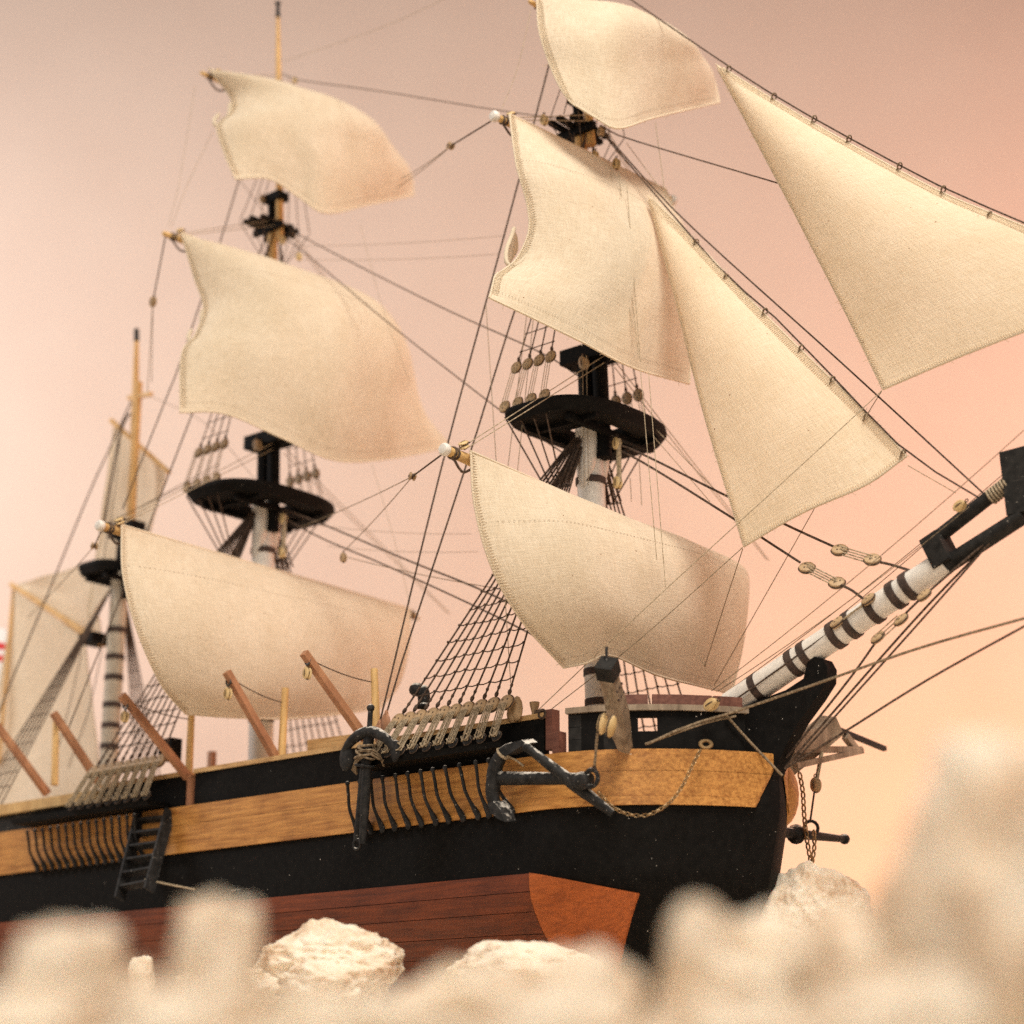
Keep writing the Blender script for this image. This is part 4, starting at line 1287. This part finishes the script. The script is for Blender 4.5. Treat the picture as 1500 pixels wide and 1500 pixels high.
# ---- cathead on the starboard bow with tackle
c0, c1 = AY(915, 1092, -5.3), AY(889, 975, -8.4)
cd = unit(c1 - c0); cfr = frame_from(cd, (1, 0, 0))
m = MB(); loops = []
for t, w in ((-.08, .50), (.05, .56), (.2, .70), (.4, .76), (.6, .70), (.8, .66), (1.0, .66)):
    c_ = c0 + (c1 - c0) * t + cfr[0] * .05 * math.sin(9 * t)
    loops.append([c_ + (cfr[0] * a_ + cfr[1] * b_) * w / 2 for a_, b_ in ((-1, -.75), (-.75, -1), (.75, -1), (1, -.75), (1, .75), (.75, 1), (-.75, 1), (-1, .75))])
vs_ = [p for l in loops for p in l]
m.add(vs_, [(i_ * 8 + k, i_ * 8 + (k + 1) % 8, (i_ + 1) * 8 + (k + 1) % 8, (i_ + 1) * 8 + k) for i_ in range(len(loops) - 1) for k in range(8)] + [tuple(range(7, -1, -1)), tuple(range(len(vs_) - 8, len(vs_)))])
cat = m.build('cathead', 'grey_wood', SHIP, label='weathered grey cathead beam with a metal end cap')
m = MB(); m.box(c1 - cd * .2, (.74, .74, .7), cfr); m.build('cathead_cap', 'grey_black_paint', cat)
m = MB(); m.tube([c1 + cd * .1, c1 + A(0, 0, .75)], .06, 6); m.build('cathead_pin', 'black_iron', cat)
m = MB()
for i in range(3):
    for j in range(2): m.ball(c1 - cd * (1.1 + .45 * j) + cfr[0] * (-.25 + .25 * i) + cfr[1] * .34, .06, None, 6, 4); m.ball(c1 - cd * (1.1 + .45 * j) - cfr[0] * .0 - cfr[1] * .34 + cfr[0] * (-.25 + .25 * i), .06, None, 6, 4)
m.build('bolt', 'dark_leather', cat)
# port cathead seen past the stem
pc0, pc1 = AX(1150, 1100, 6.2), AX(1212, 1072, 7.0)
m = MB(); m.bar(c0 * A(1, -1, 1), c1 * A(1, -1, 1), .95, 1.05, ref=(1, 0, 0))
pcat = m.build('cathead', 'grey_wood', SHIP, label='grey cathead beam on the far bow')
for (u, v, tl) in ((882, 1060, .25), (895, 1064, .32)):
    zz_ = unit(A(tl, 0, 1)); fr_ = frame_from(zz_, (1, 0, 0))
    m = MB(); m.ball(AY(u, v, -8.0), (.24, .20, .46), fr_, 12, 8); m.cur = 1; m.torus(AY(u, v, -8.0), (fr_[0], zz_, fr_[1]), .44, .04, 18, 5, sx=.55); m.build('cat_block', ['pale_block_wood', 'dark_rope'], SHIP)
px_rope('cat_fall', [(894, 1010, -8.2), (889, 1040, -8.1)], .09, 'hemp_rope')
px_rope('cat_fall', [(875, 1074, -8.0), (873, 1100, -7.8), (871, 1122, -7.7)], .06, 'hemp_rope')
m = MB(); m.tube([AY(871, 1120, -7.7), AY(864, 1133, -7.6)], .05, 5); m.tube([AY(871, 1120, -7.7), AY(875, 1135, -7.6)], .05, 5); m.build('cat_hook', 'dark_leather', SHIP)

# ---- anchors
def anchor_bow():
    crown, ring = AY(724, 1140, -7.55), AY(866, 1141, -7.5)
    ax = unit(ring - crown)
    m = MB(); m.tube([crown, crown + ax * 3.5, ring], [.30, .25, .22], 14)
    o = m.build('anchor', 'black_iron', SHIP, label='black anchor lashed flat along the bow with pale dust')
    m = MB()
    arm = crom([AY(765, 1091, -7.5), AY(742, 1098, -7.6), AY(727, 1120, -7.65), AY(723, 1145, -7.65), AY(722, 1168, -7.65), AY(731, 1187, -7.6), AY(746, 1200, -7.55)], 18)
    m.tube(arm, [.13 + .19 * math.sin(math.pi * i / 17) for i in range(18)], 14)
    m.build('anchor_arm', 'black_iron', o)
    for poly in (((741, 1102), (752, 1089), (772, 1083), (779, 1088), (766, 1096), (750, 1106)), ((722, 1176), (731, 1173), (740, 1183), (748, 1203), (737, 1198), (727, 1190))):
        m = MB(); m.prism([AY(u, v, -7.85) for u, v in poly], A(.15, .55, .1)); m.build('fluke', 'black_iron', o)
    s0, s1 = AY(772, 1095, -8.3), AY(897, 1192, -6.75)
    m = MB(); m.tube([s0 + (s1 - s0) * t for t in (0, .12, .55, .62, 1)], [.17, .19, .28, .28, .16], 14); m.ball(s0, .2); m.build('anchor_stock', 'black_iron', o)
    m = MB(); m.ball(AY(852, 1144, -7.6), (.42, .34, .38)); m.torus(AY(866, 1140, -7.6), (A(1, 0, 0), A(0, 0, 1), A(0, 1, 0)), .34, .1, 16, 6); m.build('anchor_ring', 'black_iron', o)
    m = MB(); m.torus(AY(737, 1104, -7.6), frame_from(A(1, 0, .8)), .28, .07, 12, 5); m.tube(crom([AY(742, 1107, -7.8), AY(755, 1113, -7.6), AY(767, 1122, -7.4)], 6), .05, 5); m.build('anchor_lashing', 'tan_rope', o)
anchor_bow()
def anchor_aft():
    crown, ring = AY(541, 1076, -7.9), AY(523, 1232, -7.6)
    ax = unit(ring - crown)
    m = MB(); m.tube([crown, crown + ax * 2, ring], [.24, .24, .17], 14)
    o = m.build('anchor', 'black_iron', SHIP, label='black anchor hung crown up at the after end of the fore channel')
    m = MB(); arm = crom([AY(504, 1116, -7.8), AY(508, 1095, -7.9), AY(524, 1078, -8), AY(545, 1072, -8), AY(566, 1082, -7.9), AY(578, 1098, -7.8), AY(583, 1110, -7.7)], 18)
    m.tube(arm, [.13 + .13 * math.sin(math.pi * i / 17) for i in range(18)], 14); m.build('anchor_arm', 'black_iron', o)
    m = MB(); fr_ = frame_from(AY(508, 1120, -7.8) - AY(509, 1096, -7.8), (0, 1, 0)); m.ball(AY(507, 1110, -7.9), (.42, .15, .62)); m.build('fluke', 'black_iron', o)
    m = MB(); m.ball(AY(579, 1100, -7.8), (.3, .15, .5)); m.build('fluke', 'black_iron', o)
    s0, s1 = AY(543, 1037, -8.1), AY(531, 1236, -7.75)
    m = MB(); m.tube([s0 + (s1 - s0) * t for t in (0, .3, .5, .75, 1)], [.11, .13, .22, .21, .16], 14); m.ball(s0, .18); m.build('anchor_stock', 'black_iron', o)
    m = MB(); m.torus(AY(523, 1237, -7.7), (A(1, 0, 0), A(0, 0, 1), A(0, 1, 0)), .22, .07, 14, 6); m.torus(AY(535, 1122, -7.9), frame_from(ax), .42, .07, 14, 6); m.build('anchor_ring', 'black_iron', o)
    m = MB()
    for k in range(5): m.torus(AY(538 - k * .6, 1094 + k * 3.6, -8.0), frame_from(ax + A(.25 * (-1) ** k, 0, .1 * k)), .40 + .02 * k, .055, 16, 5)
    for k in range(4): m.tube(crom([AY(531, 1100 + k * 3, -8.3), AY(522, 1112 + k * 2, -8.0), AY(516 + k * 2, 1128 + k * 2, -7.6)], 6), .05, 5)
    for k in range(3): m.tube(crom([AY(545, 1098 + k * 4, -8.3), AY(556, 1106 + k * 3, -7.9), AY(562 + k, 1122 - k * 4, -7.4)], 6), .05, 5)
    m.build('anchor_lashing', 'hemp_rope', o)
anchor_aft()
def chain(pts, link, mat, name='anchor_chain', r=.035, label=None):
    P = crom(pts, 400)
    L = np.linalg.norm(np.diff(P, axis=0), axis=1).sum()
    n = int(L / link)
    Q = crom(pts, n)
    m = MB()
    for i in range(n - 1):
        d = unit(Q[i + 1] - Q[i]); a, b, _ = frame_from(d, (0.2, .9, .1))
        if i % 2: a = b
        m.torus((Q[i] + Q[i + 1]) / 2, (a, d, np.cross(a, d)), link * .62, r, 10, 5, sx=.62)
    return m.build(name, mat, SHIP, smooth=1.2, label=label)
chain([AY(*p) for p in ((1026, 1098, -3.75), (1012, 1126, -4.3), (998, 1154, -4.8), (978, 1178, -5.4), (948, 1194, -5.9), (918, 1192, -6.3), (895, 1180, -6.7), (876, 1160, -7.0))], .17, 'brass', label='fine brass coloured anchor chain hanging in a loop')
m = MB(); m.torus(AY(1034, 1090, -3.6), (A(.7, .7, 0), A(0, 0, 1), A(.7, -.7, 0)), .15, .06, 14, 6, sx=1.5); m.build('hawse_hole', 'brass', hull)
m = MB(); m.ball(AX(1139, 1163, 8.2), (.9, .95, 1.45), None, 16, 10); m.build('bow_bolster', 'gold_wood', hull)
# things hung from the far bow
pa = AX(1133, 1217, 5.0)
m = MB(); m.tube([AX(1110, 1215, 6.5), AX(1165, 1221, 6.5), AX(1236, 1229, 6.5)], [.22, .24, .16], 8); m.ball(AX(1237, 1229, 6.5), .25); 
fs_ = m.build('anchor_stock', 'black_iron', SHIP, label='stock of the far anchor sticking out past the stem')
m = MB(); m.ball(AX(1166, 1222, 6.5), (.45, .4, .45)); m.torus(AX(1188, 1213, 6.5), (A(.7, .7, 0), A(0, 0, 1), A(.7, -.7, 0)), .32, .08, 14, 6); m.build('anchor_ring', 'black_iron', fs_)
chain([AX(*p) for p in ((1171, 1132, 7.2), (1176, 1160, 7.2), (1178, 1195, 7.1), (1182, 1230, 7.0), (1188, 1264, 7.0))], .26, 'brass', label='chain hanging off the far bow', r=.05)
chain([AX(*p) for p in ((1192, 1216, 6.9), (1193, 1240, 6.9), (1189, 1266, 6.9))], .24, 'brass', r=.05)
block(AX(1195, 1150, 7.0), (0, 0, 1), .95); rope('cat_fall', [AX(1204, 1102, 7.0), AX(1196, 1146, 7.0)], .1, 'tan_rope'); rope('cat_fall', [AX(1193, 1160, 7.0), AX(1187, 1203, 7.0)], .05)
m = MB(); m.bar(AX(1160, 1098, 7.0), AX(1260, 1098, 6.6), .28, .28); m.bar(AX(1165, 1122, 7.2), AX(1262, 1100, 6.6), .25, .25); m.bar(AX(1238, 1078, 6.6), AX(1255, 1100, 6.6), .3, .3); m.build('head_rail', 'grey_wood', SHIP)
m = MB(); m.bar(AX(1216, 1064, 6.6), AX(1296, 1097, 6.4), .22, .22); m.ball(AX(1216, 1066, 6.6), .35); m.build('boom_iron', 'black_iron', SHIP)
m = MB(); m.prism([AX(1160, 1100, 6.9), AX(1165, 1075, 6.9), AX(1208, 1063, 6.9), AX(1214, 1078, 6.9), AX(1190, 1098, 6.9)], A(.5, 0, 0)); m.build('head_timber', 'grey_wood', SHIP)

# ------------------------------------------------------------------ stones around the ship
def stone(label, u, v, ru, rv, depth, seed, sub=4, rough=.28, chunky=.5, stretch=1.0, cat='stone', blocky=0.0):
    c = AD(u, v, depth)
    sx, sz = ru * depth / FPX, rv * depth / FPX
    me = bpy.data.meshes.new('stone')
    import bmesh
    bm = bmesh.new()
    bmesh.ops.create_icosphere(bm, subdivisions=sub, radius=1.0)
    r_ = random.Random(seed)
    planes = [(Vector((r_.gauss(0, 1), r_.gauss(0, 1), r_.gauss(0, 1))).normalized(), r_.uniform(.58, .90)) for _ in range(13)]
    for vv in bm.verts:
        d = vv.co.normalized()
        k = 1.0
        for n_, h_ in planes:                               # knock flat faces off the lump
            q = d.dot(n_)
            if q > 1e-3: k = min(k, k * (1 - chunky) + chunky * min(k, h_ / q))
        if blocky:
            mx_ = max(abs(d.x), abs(d.y), abs(d.z)); k = k * (1 - blocky) + blocky * .82 / mx_
        s = Vector((seed * 1.7, seed * .6, 0))
        k += rough * mnoise.noise(d * 1.7 + s) + rough * .55 * mnoise.noise(d * 4.3 + s) + rough * .30 * mnoise.noise(d * 10 + s)
        if sub >= 5: k += rough * .14 * abs(mnoise.noise(d * 21 + s)) + rough * .09 * mnoise.noise(d * 44 + s)
        w = d * k
        P = RIGHT * w.x * sx + fx * w.y * sx * stretch + A(0, 0, 1) * w.z * sz
        vv.co = Vector(P) * K
    bm.to_mesh(me); bm.free()
    me.materials.append(MATS['white_stone'])
    me.polygons.foreach_set('use_smooth', [True] * len(me.polygons))
    me.set_sharp_from_angle(angle=.8)
    o = bpy.data.objects.new('stone', me)
    col.objects.link(o)
    o.location = Vector(c) * K
    o['label'], o['category'], o['group'] = label, cat, 'pale stones around the ship'
    return o
S = stone
S('sharp white stone standing beside the stem, below the far anchor', 1192, 1372, 92, 112, 79, 3, sub=6, rough=.13, chunky=.95)
S('crumbly long white stone against the red bottom planks', 480, 1428, 124, 72, 72, 11, sub=6, rough=.17, chunky=.6)
S('small upright white pebble in front of the red planks', 208, 1428, 21, 32, 72, 5, sub=4, rough=.15, blocky=.5)
S('low white stone below the orange bow panel', 770, 1426, 115, 52, 70, 8, sub=5, rough=.16)
S('low sharp white stone between the two blurred blocks', 330, 1450, 80, 40, 70, 18, sub=5, rough=.25)
S('blurred squarish stone block at the lower left edge', 98, 1452, 90, 108, 28, 21, blocky=.55, rough=.2)
S('blurred upright stone block in front of the boarding ladder', 318, 1420, 70, 116, 30, 22, blocky=.65, rough=.2)
S('blurred rounded stone under the left block', 40, 1545, 150, 105, 24, 23, rough=.35)
S('blurred rounded stone under the upright block', 270, 1550, 170, 108, 24, 24, rough=.35)
S('blurred long stone at the bottom below the crumbly stone', 510, 1545, 190, 112, 24, 25, rough=.35)
S('blurred humped stone in front of the keel, left of the orange panel', 690, 1475, 108, 92, 31, 26, rough=.36, chunky=.7)
S('blurred low stone in front of the orange panel', 850, 1492, 112, 98, 29, 27, rough=.36, chunky=.7)
S('blurred sloping stone before the black bow', 1085, 1458, 140, 134, 29, 45, rough=.38, chunky=.8)
S('blurred stone at the bottom centre', 800, 1570, 190, 115, 23, 29, rough=.35)
S('blurred stone at the bottom below the sloping one', 1080, 1560, 170, 125, 24, 30, rough=.35)
S('blurred ragged stone left of the largest stone', 1310, 1440, 130, 125, 28, 31, rough=.36, chunky=.7)
S('largest blurred stone filling the lower right corner', 1540, 1350, 228, 335, 24, 38, rough=.32, chunky=.6)
S('blurred stone at the bottom right under the largest one', 1330, 1570, 190, 150, 22, 33, rough=.35)

# loose crumbs lying on the stone bed
import bmesh
cm = bmesh.new()
rr = random.Random(5)
for k in range(1500):
    w = rr.uniform(-22, 22); d = rr.uniform(62, 88)
    p = CAM + fx * d + RIGHT * w
    s = rr.uniform(.12, .5)
    res = bmesh.ops.create_icosphere(cm, subdivisions=1, radius=1.0)
    for vv in res['verts']:
        q = vv.co.copy() * (1 + rr.uniform(-.3, .3))
        vv.co = Vector((p[0] * K + q.x * s * K, p[1] * K + q.y * s * K, (ground_height(p[0], p[1]) + s * .3) * K + q.z * s * .8 * K))
me = bpy.data.meshes.new('stone_crumbs'); cm.to_mesh(me); cm.free(); me.materials.append(MATS['white_stone'])
o = bpy.data.objects.new('stone_crumbs', me); col.objects.link(o); o['kind'] = 'stuff'; o['label'] = 'loose white stone crumbs strewn on the stone bed'; o['category'] = 'crumbs'
